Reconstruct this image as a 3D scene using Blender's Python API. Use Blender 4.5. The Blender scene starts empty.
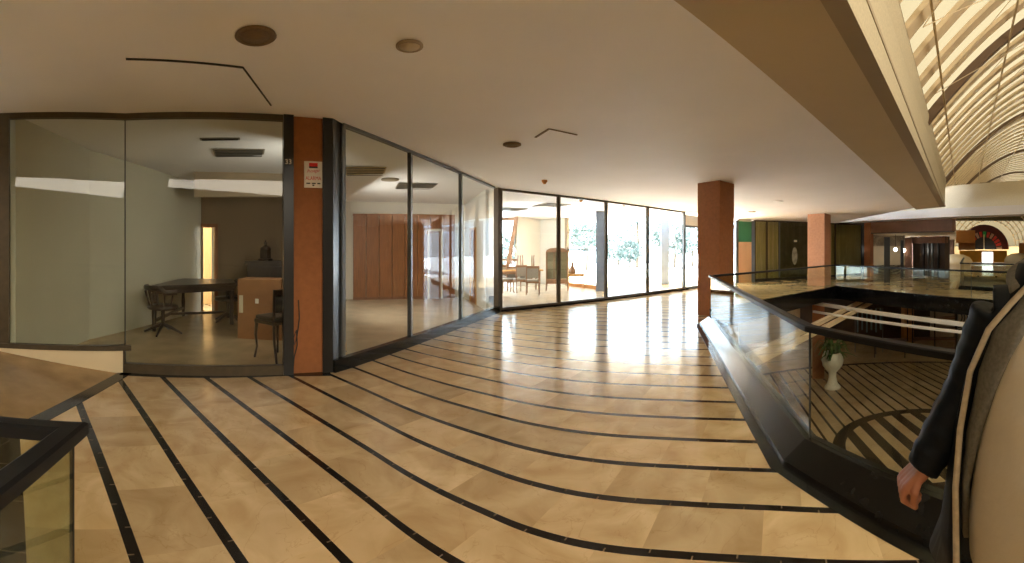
import bpy, bmesh, math, random
from mathutils import Vector, Matrix
from mathutils.geometry import tessellate_polygon
sc = bpy.context.scene
R = random.Random(7)
PI = math.pi

# ------------------------------------------------------------------ camera
FPX, H, Y0 = 440.0, 1.6, 246.0          # the photograph is a cylindrical panorama
cd = bpy.data.cameras.new('camera'); cam = bpy.data.objects.new('camera', cd)
sc.collection.objects.link(cam); sc.camera = cam
cam.location = (0, 0, H); cam.rotation_euler = (PI / 2, 0, 0)
cd.type = 'PANO'; cd.panorama_type = 'CENTRAL_CYLINDRICAL'
cd.central_cylindrical_radius = 1.0
cd.central_cylindrical_range_u_min = -512 / FPX; cd.central_cylindrical_range_u_max = 512 / FPX
cd.central_cylindrical_range_v_min = -(563 - Y0) / FPX; cd.central_cylindrical_range_v_max = Y0 / FPX
cd.clip_start = 0.02; cd.clip_end = 400

# ------------------------------------------------------------------ light
w = bpy.data.worlds.new('sky'); sc.world = w; w.use_nodes = True
bg = w.node_tree.nodes['Background']
bg.inputs[0].default_value = (0.70, 0.85, 1.0, 1); bg.inputs[1].default_value = 5.5
sd = bpy.data.lights.new('sun', 'SUN'); sun = bpy.data.objects.new('sun', sd); sc.collection.objects.link(sun)
sd.energy = 55.0; sd.angle = math.radians(1.0); sd.color = (1, .98, .95)
sun.rotation_euler = Vector((0.35, 1.0, 1.75)).to_track_quat('Z', 'Y').to_euler()
sc.view_settings.view_transform = 'Standard'; sc.view_settings.look = 'None'
sc.view_settings.gamma = 1.0; sc.view_settings.use_curve_mapping = False
sc.view_settings.exposure = 0.85
sc.cycles.use_denoising = True
sc.cycles.max_bounces = 10; sc.cycles.diffuse_bounces = 6; sc.cycles.glossy_bounces = 4
sc.cycles.transmission_bounces = 8; sc.cycles.transparent_max_bounces = 24
sc.cycles.sample_clamp_indirect = 6.0
sc.cycles.caustics_reflective = False; sc.cycles.caustics_refractive = False

def area(name, loc, aim, sx, sy, e, col):
    l = bpy.data.lights.new(name, 'AREA'); l.shape = 'RECTANGLE'; l.size = sx; l.size_y = sy; l.energy = e; l.color = col
    o = bpy.data.objects.new(name, l); sc.collection.objects.link(o); o.location = loc
    o.rotation_euler = Vector(aim).normalized().to_track_quat('-Z', 'Y').to_euler(); return o
area('skylight_fill', (3.8, -3.8, 4.8), (-.12, 1.0, -.55), 5.5, 2.6, 350, (1, .90, .74))  # added fill lamp behind the camera, brightens the gallery as if from the skylight

area('showroom_fill', (-2.75, 6.1, 2.3), (-1, .5, -.25), 1.0, 1.0, 22, (1, .93, .80))  # unseen fill behind the pier, lifts the dim showroom
area('pale_shop_fill', (-3.4, 9.3, 1.8), (.9, .62, -.25), 2.0, 1.8, 38, (1, .93, .84))  # added fill with its back to the camera, brightens the pale shop
area('bright_shop_fill', (1.2, 13.0, 2.7), (-.1, 1, -.8), 3.0, .6, 25, (1, .95, .88))  # extra fill behind the glass head rail, added for the bright shop

# ------------------------------------------------------------------ measuring
CZ0, CZX, CZY = 3.417, 0.0015, -0.039
def cz(x, y): return CZ0 + CZX * x + CZY * max(y, 0.0)      # the ceiling falls gently to the far end
def ray(px): t = (px - 512) / FPX; return Vector((math.sin(t), math.cos(t)))
def P(px, py, z=0.0):                                         # point at height z seen at a pixel
    d = ray(px) * (FPX * (H - z) / (py - Y0)); return Vector((d.x, d.y, z))
def PD(px, py, D):
    d = ray(px) * D; return Vector((d.x, d.y, H + (Y0 - py) * D / FPX))
def PC(px, py):                                               # point on the ceiling
    r = ray(px); v = (Y0 - py) / FPX
    t = (CZ0 - H) / (v - CZY * r.y - CZX * r.x); return Vector((r.x * t, r.y * t, H + v * t))
def onl(px, A, B):                                            # where the sight line meets wall line AB
    r = ray(px); d = Vector((B[0] - A[0], B[1] - A[1]))
    den = r.x * d.y - r.y * d.x
    t = (A[0] * d.y - A[1] * d.x) / den; return Vector((r.x * t, r.y * t))
def zat(py, p): return H + (Y0 - py) * Vector((p[0], p[1])).length / FPX

# ------------------------------------------------------------------ materials
def mat(name, col, rough=.6, metal=0, spec=.5, noise=None, bump=0, emit=0, coat=0, alpha=1):
    m = bpy.data.materials.new(name); m.use_nodes = True
    nt = m.node_tree; b = nt.nodes['Principled BSDF']
    b.inputs['Base Color'].default_value = (*col, 1); b.inputs['Roughness'].default_value = rough
    b.inputs['Metallic'].default_value = metal; b.inputs['Specular IOR Level'].default_value = spec
    b.inputs['Coat Weight'].default_value = coat
    if emit:
        b.inputs['Emission Color'].default_value = (*col, 1); b.inputs['Emission Strength'].default_value = emit
    if noise:
        scale, amt = noise[:2]; tc = nt.nodes.new('ShaderNodeTexCoord'); n = nt.nodes.new('ShaderNodeTexNoise')
        n.inputs['Scale'].default_value = scale; n.inputs['Detail'].default_value = 6
        src = tc.outputs['Object']
        if len(noise) > 2:
            mp = nt.nodes.new('ShaderNodeMapping'); mp.inputs['Scale'].default_value = noise[2]
            nt.links.new(src, mp.inputs[0]); src = mp.outputs[0]
        nt.links.new(src, n.inputs['Vector'])
        r = nt.nodes.new('ShaderNodeValToRGB'); r.color_ramp.elements[0].position = .3; r.color_ramp.elements[1].position = .7
        r.color_ramp.elements[0].color = (*[c * (1 - amt) for c in col], 1)
        r.color_ramp.elements[1].color = (*[min(1, c * (1 + amt)) for c in col], 1)
        nt.links.new(n.outputs['Fac'], r.inputs[0]); nt.links.new(r.outputs[0], b.inputs['Base Color'])
        if bump:
            bp = nt.nodes.new('ShaderNodeBump'); bp.inputs['Strength'].default_value = bump; bp.inputs['Distance'].default_value = .01
            nt.links.new(n.outputs['Fac'], bp.inputs['Height']); nt.links.new(bp.outputs[0], b.inputs['Normal'])
    return m
def glass(name, tint=(.96, .98, .97), refl=1.0, haze=0):
    m = bpy.data.materials.new(name); m.use_nodes = True; nt = m.node_tree; nt.nodes.clear()
    o = nt.nodes.new('ShaderNodeOutputMaterial'); t = nt.nodes.new('ShaderNodeBsdfTransparent'); t.inputs[0].default_value = (*tint, 1)
    g = nt.nodes.new('ShaderNodeBsdfGlossy'); g.inputs['Roughness'].default_value = .01
    f = nt.nodes.new('ShaderNodeFresnel'); f.inputs[0].default_value = 1.5
    mu = nt.nodes.new('ShaderNodeMath'); mu.operation = 'MULTIPLY'; mu.inputs[1].default_value = refl
    gm = nt.nodes.new('ShaderNodeNewGeometry'); bf = nt.nodes.new('ShaderNodeMath'); bf.operation = 'SUBTRACT'; bf.inputs[0].default_value = 1
    nt.links.new(gm.outputs['Backfacing'], bf.inputs[1]); m2 = nt.nodes.new('ShaderNodeMath'); m2.operation = 'MULTIPLY'
    nt.links.new(f.outputs[0], m2.inputs[0]); nt.links.new(bf.outputs[0], m2.inputs[1])
    nt.links.new(m2.outputs[0], mu.inputs[0]); mx = nt.nodes.new('ShaderNodeMixShader')
    nt.links.new(mu.outputs[0], mx.inputs[0]); nt.links.new(t.outputs[0], mx.inputs[1]); nt.links.new(g.outputs[0], mx.inputs[2])
    nt.links.new(mx.outputs[0], o.inputs[0]); return m
M = dict(
    ceiling=mat('ceiling paint', (.86, .85, .87), .75, noise=(.8, .03)),
    beam=mat('beam paint', (.52, .42, .27), .7, noise=(.8, .04)),
    ledge=mat('ledge paint', (.33, .26, .17), .7, noise=(1, .04)),
    trimw=mat('cream slats', (.46, .39, .26), .55, noise=(60, .12, (.02, 1, 1))),
    rib=mat('rib metal', (.55, .43, .27), .6, noise=(3, .08)),
    ribdark=mat('dark rib', (.10, .055, .025), .6, noise=(3, .1)),
    black=mat('black marble', (.007, .007, .007), .14, spec=.28, noise=(9, .5)),
    blackm=mat('black metal', (.012, .012, .012), .3, spec=.5, noise=(20, .1)),
    rail=mat('rail black metal', (.006, .006, .007), .45, spec=.2, noise=(20, .1)),
    bronze=mat('bronze frame', (.075, .055, .03), .45, metal=.3, noise=(12, .15)),
    grey=mat('grey aluminium', (.16, .17, .17), .35, metal=.6, noise=(15, .08)),
    terra=mat('terracotta stucco', (.31, .115, .038), .85, noise=(14, .10), bump=.25),
    terra2=mat('terracotta stucco light', (.42, .21, .12), .85, noise=(14, .10), bump=.25),
    white=mat('white wall paint', (.72, .70, .64), .8, noise=(1.2, .03)),
    white1=mat('off white wall paint', (.62, .60, .48), .8, noise=(1.2, .03)),
    cream=mat('cream render', (.75, .63, .42), .8, noise=(2, .05)),
    taupe=mat('taupe wall paint', (.36, .28, .19), .8, noise=(1.2, .04)),
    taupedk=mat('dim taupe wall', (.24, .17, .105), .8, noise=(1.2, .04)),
    wood=mat('warm wood panel', (.27, .10, .03), .45, noise=(5, .22, (6, 6, .5))),
    woodlt=mat('light wood', (.62, .34, .12), .5, noise=(5, .15, (6, 6, .6))),
    wooddk=mat('dark wood', (.035, .022, .016), .35, noise=(6, .3, (3, 3, 1))),
    chairwood=mat('chair wood', (.27, .14, .07), .5, noise=(6, .2)),
    fabric=mat('seat fabric', (.30, .27, .22), .9, noise=(60, .15)),
    leather=mat('dark leather', (.03, .022, .018), .4, noise=(40, .2)),
    card=mat('brown cardboard', (.29, .135, .055), .8, noise=(8, .06)),
    tape=mat('pale tape', (.62, .55, .42), .5, noise=(8, .06)),
    redw=mat('red print', (.60, .01, .01), .6, noise=(20, .1)),
    blackp=mat('black print', (.02, .02, .02), .6, noise=(20, .1)),
    whitep=mat('white plaque', (.78, .74, .66), .5, noise=(20, .03)),
    vent=mat('vent grille', (.20, .17, .12), .5, noise=(30, .2)),
    speaker=mat('brown speaker grille', (.16, .10, .045), .7, noise=(120, .3)),
    lens=mat('frosted lens', (.62, .52, .36), .3, noise=(20, .03)),
    green=mat('green panel', (.05, .25, .13), .6, noise=(2, .05)),
    peach=mat('peach panel', (.72, .46, .27), .6, noise=(2, .05)),
    olive=mat('olive blind', (.50, .45, .25), .4, noise=(3, .12, (4, .3, .3))),
    oliveb=mat('dark olive interior', (.13, .115, .07), .35, noise=(3, .2)),
    bluegrey=mat('blue grey frame', (.14, .18, .26), .5, noise=(3, .05)),
    brown=mat('brown fascia', (.20, .09, .045), .6, noise=(2, .1)),
    dbrown=mat('dark brown shop', (.05, .028, .015), .6, noise=(2, .3)),
    lowcream=mat('cream beam', (.66, .52, .33), .6, noise=(3, .05)),
    lowwhite=mat('white beam', (.78, .74, .68), .5, noise=(3, .04)),
    leaf=mat('leaf green', (.05, .12, .02), .6, noise=(6, .4)),
    leafout=mat('outdoor leaves', (.11, .14, .12), .7, noise=(3, .4)),
    bark=mat('bark', (.16, .11, .07), .9, noise=(10, .3), bump=.4),
    urn=mat('white urn', (.74, .70, .60), .4, noise=(14, .06)),
    yellow=mat('yellow ochre wall', (.70, .38, .05), .7, noise=(2, .08)),
    orange=mat('orange brown panel', (.50, .21, .05), .7, noise=(2, .08)),
    concrete=mat('pale paving', (.64, .70, .77), .8, noise=(1.5, .05)),
    outcol=mat('blue grey column', (.16, .20, .27), .6, noise=(2, .08)),
    skin=mat('skin', (.36, .135, .07), .5, noise=(30, .08)),
    jacket=mat('navy quilted jacket', (.004, .006, .010), .6, spec=.18, noise=(25, .3), bump=.15),
    hood=mat('grey hoodie', (.14, .13, .11), .95, noise=(90, .2), bump=.2),
    tee=mat('off white cotton', (.52, .46, .38), .9, noise=(7, .05), bump=.9),
    zip=mat('tan zip tape', (.46, .38, .28), .6, noise=(60, .15)),
    jean=mat('dark denim', (.02, .025, .04), .9, noise=(60, .25)),
    hair=mat('dark hair', (.02, .014, .01), .6, noise=(60, .3)),
    shoe=mat('dark shoe', (.02, .02, .02), .5, noise=(30, .2)),
    glow=mat('lit lamp', (1, .95, .85), .5, emit=6),
    doorglow=mat('light wood door', (.70, .38, .13), .5, noise=(5, .12, (6, 6, .6))),
    g=glass('clear glass'), gshop=glass('shop glass', (.93, .95, .92), .75), gdark=glass('olive tinted glass', (.84, .84, .72), .8),
    gcab=glass('cabinet glass', (.9, .95, .92), 1.0), gbal=glass('balustrade glass', (.90, .93, .86), 1.0),
)
# translucent vault cloth
m = bpy.data.materials.new('translucent vault sheet'); m.use_nodes = True; nt = m.node_tree; nt.nodes.clear()
o_ = nt.nodes.new('ShaderNodeOutputMaterial'); tr = nt.nodes.new('ShaderNodeBsdfTranslucent'); df = nt.nodes.new('ShaderNodeBsdfDiffuse')
nz = nt.nodes.new('ShaderNodeTexNoise'); nz.inputs['Scale'].default_value = 1.2
rp = nt.nodes.new('ShaderNodeValToRGB'); rp.color_ramp.elements[0].color = (.036, .029, .0165, 1); rp.color_ramp.elements[1].color = (.042, .034, .020, 1)
nt.links.new(nz.outputs['Fac'], rp.inputs[0]); nt.links.new(rp.outputs[0], tr.inputs[0]); nt.links.new(rp.outputs[0], df.inputs[0])
mx = nt.nodes.new('ShaderNodeMixShader'); mx.inputs[0].default_value = .3
nt.links.new(tr.outputs[0], mx.inputs[1]); nt.links.new(df.outputs[0], mx.inputs[2]); nt.links.new(mx.outputs[0], o_.inputs[0])
M['vault'] = m

# floor marble with dark inlaid stripes --------------------------------
def floor_mat():
    m = bpy.data.materials.new('striped marble floor'); m.use_nodes = True; nt = m.node_tree; L = nt.links.new
    b = nt.nodes['Principled BSDF']
    def nd(t, **k):
        n = nt.nodes.new(t)
        for a, v in k.items(): setattr(n, a, v)
        return n
    def mth(op, a, c=None, cl=False):
        n = nd('ShaderNodeMath', operation=op); n.use_clamp = cl
        for i, v in enumerate((a, c)):
            if v is None: continue
            if isinstance(v, (int, float)): n.inputs[i].default_value = v
            else: L(v, n.inputs[i])
        return n.outputs[0]
    tc = nd('ShaderNodeTexCoord'); sp = nd('ShaderNodeSeparateXYZ'); L(tc.outputs['Object'], sp.inputs[0])
    X, Y = sp.outputs[0], sp.outputs[1]
    th = mth('ARCTAN2', X, Y)
    D = mth('SQRT', mth('ADD', mth('MULTIPLY', X, X), mth('MULTIPLY', Y, Y)))
    pts = [(30, 25), (60, 106.8), (120, 267.5), (200, 507.7), (280, 747.0), (360, 990.4), (420, 1174.1), (480, 1318.9), (540, 1436.4), (600, 1505.3), (680, 1545), (760, 1568), (860, 1590), (1000, 1570)]
    u = mth('ADD', mth('MULTIPLY', th, FPX / 1024), .5, )
    fc = nd('ShaderNodeFloatCurve'); cu = fc.mapping.curves[0]
    cu.points[0].location = (0.0, 0.0); cu.points[1].location = (1.0, pts[-1][1] / 2000)
    for x, a in pts[:-1]: cu.points.new(x / 1024, a / 2000)
    fc.mapping.update(); L(u, fc.inputs['Value'])
    n = mth('MULTIPLY', mth('MULTIPLY', fc.outputs[0], D), 2000 / (FPX * H))
    fr = mth('FRACT', mth('ADD', n, .5)); dist = mth('ABSOLUTE', mth('SUBTRACT', fr, .5))
    stripe = mth('LESS_THAN', dist, .064)
    row = mth('FLOOR', n)
    along = mth('ADD', mth('MULTIPLY', X, -.82), mth('MULTIPLY', Y, .57))
    al = mth('ADD', mth('MULTIPLY', along, 1 / .62), mth('MULTIPLY', row, .37))
    cell = mth('FLOOR', al)
    cb = nd('ShaderNodeCombineXYZ'); L(row, cb.inputs[0]); L(cell, cb.inputs[1])
    wn = nd('ShaderNodeTexWhiteNoise', noise_dimensions='3D'); L(cb.outputs[0], wn.inputs['Vector'])
    off = nd('ShaderNodeVectorMath', operation='MULTIPLY_ADD'); L(wn.outputs['Color'], off.inputs[0]); off.inputs[1].default_value = (9, 9, 9); L(tc.outputs['Object'], off.inputs[2])
    ns = nd('ShaderNodeTexNoise'); ns.inputs['Scale'].default_value = 2.4; ns.inputs['Detail'].default_value = 9; ns.inputs['Distortion'].default_value = 1.2; L(off.outputs[0], ns.inputs['Vector'])
    r1 = nd('ShaderNodeValToRGB'); e = r1.color_ramp.elements; e[0].position = .3; e[1].position = .72
    e[0].color = (.50, .335, .165, 1); e[1].color = (.72, .54, .32, 1); L(ns.outputs['Fac'], r1.inputs[0])
    # veins
    nv = nd('ShaderNodeTexNoise'); nv.inputs['Scale'].default_value = 1.7; nv.inputs['Detail'].default_value = 5; nv.inputs['Distortion'].default_value = 2.2; L(off.outputs[0], nv.inputs['Vector'])
    vd = mth('ABSOLUTE', mth('SUBTRACT', nv.outputs['Fac'], .5)); ve = mth('SUBTRACT', 1, mth('DIVIDE', vd, .008), True)
    mv = nd('ShaderNodeMixRGB'); mv.blend_type = 'MULTIPLY'; mv.inputs[2].default_value = (.68, .56, .42, 1)
    L(mth('MULTIPLY', ve, .4), mv.inputs[0]); L(r1.outputs[0], mv.inputs[1])
    tint = nd('ShaderNodeMixRGB'); tint.blend_type = 'MULTIPLY'; tint.inputs[0].default_value = 1
    gr = mth('ADD', .80, mth('MULTIPLY', wn.outputs['Value'], .26)); cg = nd('ShaderNodeCombineXYZ')
    L(gr, cg.inputs[0]); L(gr, cg.inputs[1]); L(mth('SUBTRACT', gr, .02), cg.inputs[2])
    L(mv.outputs[0], tint.inputs[1]); L(cg.outputs[0], tint.inputs[2])
    # black inlay with fine pale joints
    fa = mth('FRACT', mth('MULTIPLY', al, 1.37)); jt = mth('LESS_THAN', fa, .02)
    sb = nd('ShaderNodeMixRGB'); sb.inputs[1].default_value = (.014, .011, .009, 1); sb.inputs[2].default_value = (.20, .15, .10, 1); L(mth('MULTIPLY', jt, .8), sb.inputs[0])
    mx = nd('ShaderNodeMixRGB'); L(stripe, mx.inputs[0]); L(tint.outputs[0], mx.inputs[1]); L(sb.outputs[0], mx.inputs[2])
    L(mx.outputs[0], b.inputs['Base Color'])
    b.inputs['Roughness'].default_value = .14; b.inputs['Specular IOR Level'].default_value = .24
    nb = nd('ShaderNodeTexNoise'); nb.inputs['Scale'].default_value = 1.1; nb.inputs['Detail'].default_value = 2; L(tc.outputs['Object'], nb.inputs['Vector'])
    bp = nd('ShaderNodeBump'); bp.inputs['Strength'].default_value = .06; bp.inputs['Distance'].default_value = .05; L(nb.outputs['Fac'], bp.inputs['Height']); L(bp.outputs[0], b.inputs['Normal'])
    return m
M['floor'] = floor_mat()
def lower_mat():
    m = bpy.data.materials.new('lower striped floor'); m.use_nodes = True; nt = m.node_tree; L = nt.links.new; b = nt.nodes['Principled BSDF']
    def nd(t, **k):
        n = nt.nodes.new(t)
        for a, v in k.items(): setattr(n, a, v)
        return n
    def mth(op, a, c=None):
        n = nd('ShaderNodeMath', operation=op)
        for i, v in enumerate((a, c)):
            if v is None: continue
            if isinstance(v, (int, float)): n.inputs[i].default_value = v
            else: L(v, n.inputs[i])
        return n.outputs[0]
    tc = nd('ShaderNodeTexCoord'); sp = nd('ShaderNodeSeparateXYZ'); L(tc.outputs['Object'], sp.inputs[0]); X, Y = sp.outputs[0], sp.outputs[1]
    dx, dy = .40, .916
    q = mth('ADD', mth('MULTIPLY', X, dy), mth('MULTIPLY', Y, -dx))
    cx, cy, RR = 8.3, 6.15, 2.1
    rr = mth('SQRT', mth('ADD', mth('POWER', mth('ABSOLUTE', mth('SUBTRACT', X, cx)), 2), mth('POWER', mth('ABSOLUTE', mth('SUBTRACT', Y, cy)), 2)))
    inside = mth('LESS_THAN', rr, RR); ring = mth('MULTIPLY', inside, mth('GREATER_THAN', rr, RR - .3))
    wide = mth('LESS_THAN', mth('FRACT', mth('MULTIPLY', q, 1 / .52)), .5)
    fine = mth('LESS_THAN', mth('FRACT', mth('MULTIPLY', q, 1 / .34)), .2)
    far = mth('LESS_THAN', rr, 7.2); line = mth('MULTIPLY', far, mth('GREATER_THAN', rr, 7.0))
    fine = mth('MULTIPLY', fine, far)
    a = mth('ADD', mth('MULTIPLY', inside, mth('MAXIMUM', wide, ring)), mth('MULTIPLY', mth('SUBTRACT', 1, inside), mth('MAXIMUM', fine, line)))
    ns = nd('ShaderNodeTexNoise'); ns.inputs['Scale'].default_value = 1.5; ns.inputs['Detail'].default_value = 6; L(tc.outputs['Object'], ns.inputs['Vector'])
    r1 = nd('ShaderNodeValToRGB'); e = r1.color_ramp.elements; e[0].position = .3; e[1].position = .7; e[0].color = (.38, .26, .14, 1); e[1].color = (.55, .41, .25, 1); L(ns.outputs['Fac'], r1.inputs[0])
    mx = nd('ShaderNodeMixRGB'); L(a, mx.inputs[0]); L(r1.outputs[0], mx.inputs[1]); mx.inputs[2].default_value = (.03, .024, .018, 1)
    L(mx.outputs[0], b.inputs['Base Color']); b.inputs['Roughness'].default_value = .2
    return m
M['lower'] = lower_mat()

# ------------------------------------------------------------------ building helpers
COL = sc.collection
def link(o): COL.objects.link(o); return o
def tag(o, label=None, cat=None, group=None, kind=None):
    if label: o['label'] = label
    if cat: o['category'] = cat
    if group: o['group'] = group
    if kind: o['kind'] = kind
    return o
def thing(name, label, cat, loc=(0, 0, 0), rz=0, group=None, kind=None):
    o = bpy.data.objects.new(name, None); o.empty_display_size = .1; o.location = loc; o.rotation_euler = (0, 0, rz); link(o)
    if kind: o['kind'] = kind
    else: tag(o, label, cat, group)
    return o
class MB:
    def __init__(s): s.v = []; s.f = []; s.sm = []
    def add(s, vs, fs, smooth=False):
        k = len(s.v); s.v += [tuple(v) for v in vs]; s.f += [tuple(i + k for i in f) for f in fs]; s.sm += [smooth] * len(fs); return s
    def box(s, a, b):
        x0, y0, z0 = a; x1, y1, z1 = b
        return s.prism([(x0, y0), (x1, y0), (x1, y1), (x0, y1)], z0, z1)
    def prism(s, poly, z0, z1):
        n = len(poly)
        ar = sum(poly[i][0] * poly[(i + 1) % n][1] - poly[(i + 1) % n][0] * poly[i][1] for i in range(n))
        if ar < 0: poly = poly[::-1]
        f0 = z0 if callable(z0) else (lambda x, y: z0); f1 = z1 if callable(z1) else (lambda x, y: z1)
        vs = [(p[0], p[1], f0(p[0], p[1])) for p in poly] + [(p[0], p[1], f1(p[0], p[1])) for p in poly]
        fs = [tuple(range(n))[::-1], tuple(range(n, 2 * n))] + [(i, (i + 1) % n, n + (i + 1) % n, n + i) for i in range(n)]
        return s.add(vs, fs)
    def wall(s, A, B, t, z0, z1, side=0):
        # upright slab on the line AB; side 0 centred, 1 to the left of AB, -1 to the right
        d = Vector((B[0] - A[0], B[1] - A[1])).normalized(); n = Vector((-d.y, d.x))
        lo, hi = {0: (-t / 2, t / 2), 1: (0, t), -1: (-t, 0)}[side]
        A = Vector(A[:2]); B = Vector(B[:2])
        return s.prism([A + n * lo, B + n * lo, B + n * hi, A + n * hi], z0, z1)
    def bar(s, a, b, w, h=None, up=(0, 0, 1)):
        h = h or w; a = Vector(a); b = Vector(b); d = (b - a).normalized(); u = Vector(up)
        if abs(d.dot(u)) > .98: u = Vector((0, 1, 0))
        x = d.cross(u).normalized(); y = x.cross(d)
        vs = [p + x * i * w / 2 + y * j * h / 2 for p in (a, b) for i, j in ((-1, -1), (1, -1), (1, 1), (-1, 1))]
        return s.add(vs, [(0, 1, 2, 3), (7, 6, 5, 4), (0, 4, 5, 1), (1, 5, 6, 2), (2, 6, 7, 3), (3, 7, 4, 0)])
    def tube(s, pts, r, seg=8, cap=True):
        pts = [Vector(p) for p in pts]; n = len(pts); rs = r if isinstance(r, (list, tuple)) else [r] * n
        vs = []; pu = None
        for i, p in enumerate(pts):
            d = (pts[min(i + 1, n - 1)] - pts[max(i - 1, 0)]).normalized()
            if pu is None: pu = d.cross(Vector((0, 0, 1)) if abs(d.z) < .9 else Vector((1, 0, 0))).normalized()
            pu = (pu - d * pu.dot(d)).normalized(); q = d.cross(pu)
            ra, rb = rs[i] if isinstance(rs[i], tuple) else (rs[i], rs[i])
            vs += [p + pu * math.cos(2 * PI * k / seg) * ra + q * math.sin(2 * PI * k / seg) * rb for k in range(seg)]
        fs = [(i * seg + k, i * seg + (k + 1) % seg, (i + 1) * seg + (k + 1) % seg, (i + 1) * seg + k) for i in range(n - 1) for k in range(seg)]
        s.add(vs, fs, True)
        if cap: s.add(vs[:seg], [tuple(range(seg))[::-1]]); s.add(vs[-seg:], [tuple(range(seg))])
        return s
    def lathe(s, prof, seg=20, c=(0, 0, 0), sx=1, sy=1):
        vs = [(c[0] + r * sx * math.cos(2 * PI * k / seg), c[1] + r * sy * math.sin(2 * PI * k / seg), c[2] + z) for r, z in prof for k in range(seg)]
        n = len(prof)
        fs = [(i * seg + k, i * seg + (k + 1) % seg, (i + 1) * seg + (k + 1) % seg, (i + 1) * seg + k) for i in range(n - 1) for k in range(seg)]
        s.add(vs, fs, True); s.add(vs[:seg], [tuple(range(seg))[::-1]]); s.add(vs[-seg:], [tuple(range(seg))]); return s
    def ball(s, c, rx, ry=None, rz=None, seg=14):
        ry = ry or rx; rz = rz or rx
        prof = [(max(math.sin(PI * i / 10), .02), -math.cos(PI * i / 10) * rz) for i in range(11)]
        vs0 = len(s.v); s.lathe(prof, seg, c, rx, ry); return s
    def build(s, name, m, parent=None, bevel=0, kind=None, local=False):
        me = bpy.data.meshes.new(name); me.from_pydata(s.v, [], s.f); me.materials.append(m)
        me.polygons.foreach_set('use_smooth', s.sm)
        if any(s.sm): me.validate()
        o = bpy.data.objects.new(name, me); link(o)
        if parent:
            o.parent = parent
            if not local:
                rt = parent
                while rt.parent: rt = rt.parent
                # coordinates were given in the world: undo the thing's place
                if parent is rt: o.matrix_parent_inverse = (Matrix.Translation(rt.location) @ Matrix.Rotation(rt.rotation_euler.z, 4, 'Z')).inverted()
        if bevel:
            b = o.modifiers.new('bevel', 'BEVEL'); b.width = bevel; b.segments = 2; b.limit_method = 'ANGLE'
        if kind: o['kind'] = kind
        return o
def dup(root, loc=None, rz=None, label=None, group=None):
    r = root.copy(); link(r)
    if loc is not None: r.location = loc
    if rz is not None: r.rotation_euler = (0, 0, rz)
    if label: r['label'] = label
    if group: r['group'] = group
    for ch in list(root.children):
        c = ch.copy(); link(c); c.parent = r
        for g2 in ch.children:
            d = g2.copy(); link(d); d.parent = c
    return r
def text(name, body, size, m, mw, parent=None, ext=.002, shear=0, width=None):
    cu = bpy.data.curves.new(name, 'FONT'); cu.body = body; cu.size = size; cu.extrude = ext; cu.align_x = 'CENTER'; cu.align_y = 'CENTER'; cu.shear = shear
    t = bpy.data.objects.new(name + '_tmp', cu); link(t); bpy.context.view_layer.update()
    me = bpy.data.meshes.new_from_object(t.evaluated_get(bpy.context.evaluated_depsgraph_get())); bpy.data.objects.remove(t)
    if width:
        xs = [v.co.x for v in me.vertices]; k = width / (max(xs) - min(xs))
        for v in me.vertices: v.co.x *= k
    me.transform(mw); me.materials.clear(); me.materials.append(m)
    o = bpy.data.objects.new(name, me); link(o)
    if parent:
        o.parent = parent
        if not parent.parent: o.matrix_parent_inverse = Matrix.Translation(parent.location).inverted()
    return o
def basis(origin, xdir, zdir=(0, 0, 1)):
    x = Vector(xdir).normalized(); z = Vector(zdir).normalized(); n = x.cross(z).normalized()   # normal towards the viewer
    return Matrix(((x.x, z.x, n.x, origin[0]), (x.y, z.y, n.y, origin[1]), (x.z, z.z, n.z, origin[2]), (0, 0, 0, 1)))

# ------------------------------------------------------------------ plan of the gallery
W0 = Vector((-5.27, 2.27)); WA = Vector((-4.3, 3.56)); WB = Vector((-2.24, 5.14))
WC = Vector((-.364, 10.66)); WD = Vector((6.3, 14.95)); WE = Vector((9.3, 16.9)); WF = Vector((17.0, 16.9))
U = Vector((.855, .518)); N = Vector((-.518, .855))
def sn(s_, n_, z=None):
    p = U * s_ + N * n_; return Vector((p.x, p.y)) if z is None else Vector((p.x, p.y, z))
opening = [(2.13, -4.0), (2.13, 1.13), (2.09, 2.60), (3.97, 8.18), (9.7, 10.7), (9.45, 5.5), (9.3, -4.0)]
open2 = [(14.0, 8.6), (20.5, 12.4), (21.5, 3.0), (13.9, 1.5)]

# floor (with the two openings)
outer = [(-6.9, -6.0), (13, -6.0), (22.5, 0), (32, 14), (30, 21), (16, 17.2), (9.3, 17.2), (6.3, 21.0), (2.1, 18.6), (-8.0, 14.2), (-8.0, 4.4), (-6.9, 1.0)]
loops = [[Vector((x, y, 0)) for x, y in l] for l in (outer, opening, open2)]
flat = [v for l in loops for v in l]; tris = tessellate_polygon(loops)
fm = MB(); fm.add(flat, [t for t in tris])
lo = [v - Vector((0, 0, .06)) for v in flat]; fm.add(lo, [t[::-1] for t in tris])
k0 = 0
for l in loops:
    n = len(l); fm.add([v for v in l] + [v - Vector((0, 0, .06)) for v in l], [(i, (i + 1) % n, n + (i + 1) % n, n + i) for i in range(n)])
fl = fm.build('floor', M['floor'], kind='structure')
bmm = bmesh.new(); bmm.from_mesh(fl.data); bmesh.ops.recalc_face_normals(bmm, faces=bmm.faces); bmm.to_mesh(fl.data); bmm.free()

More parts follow.
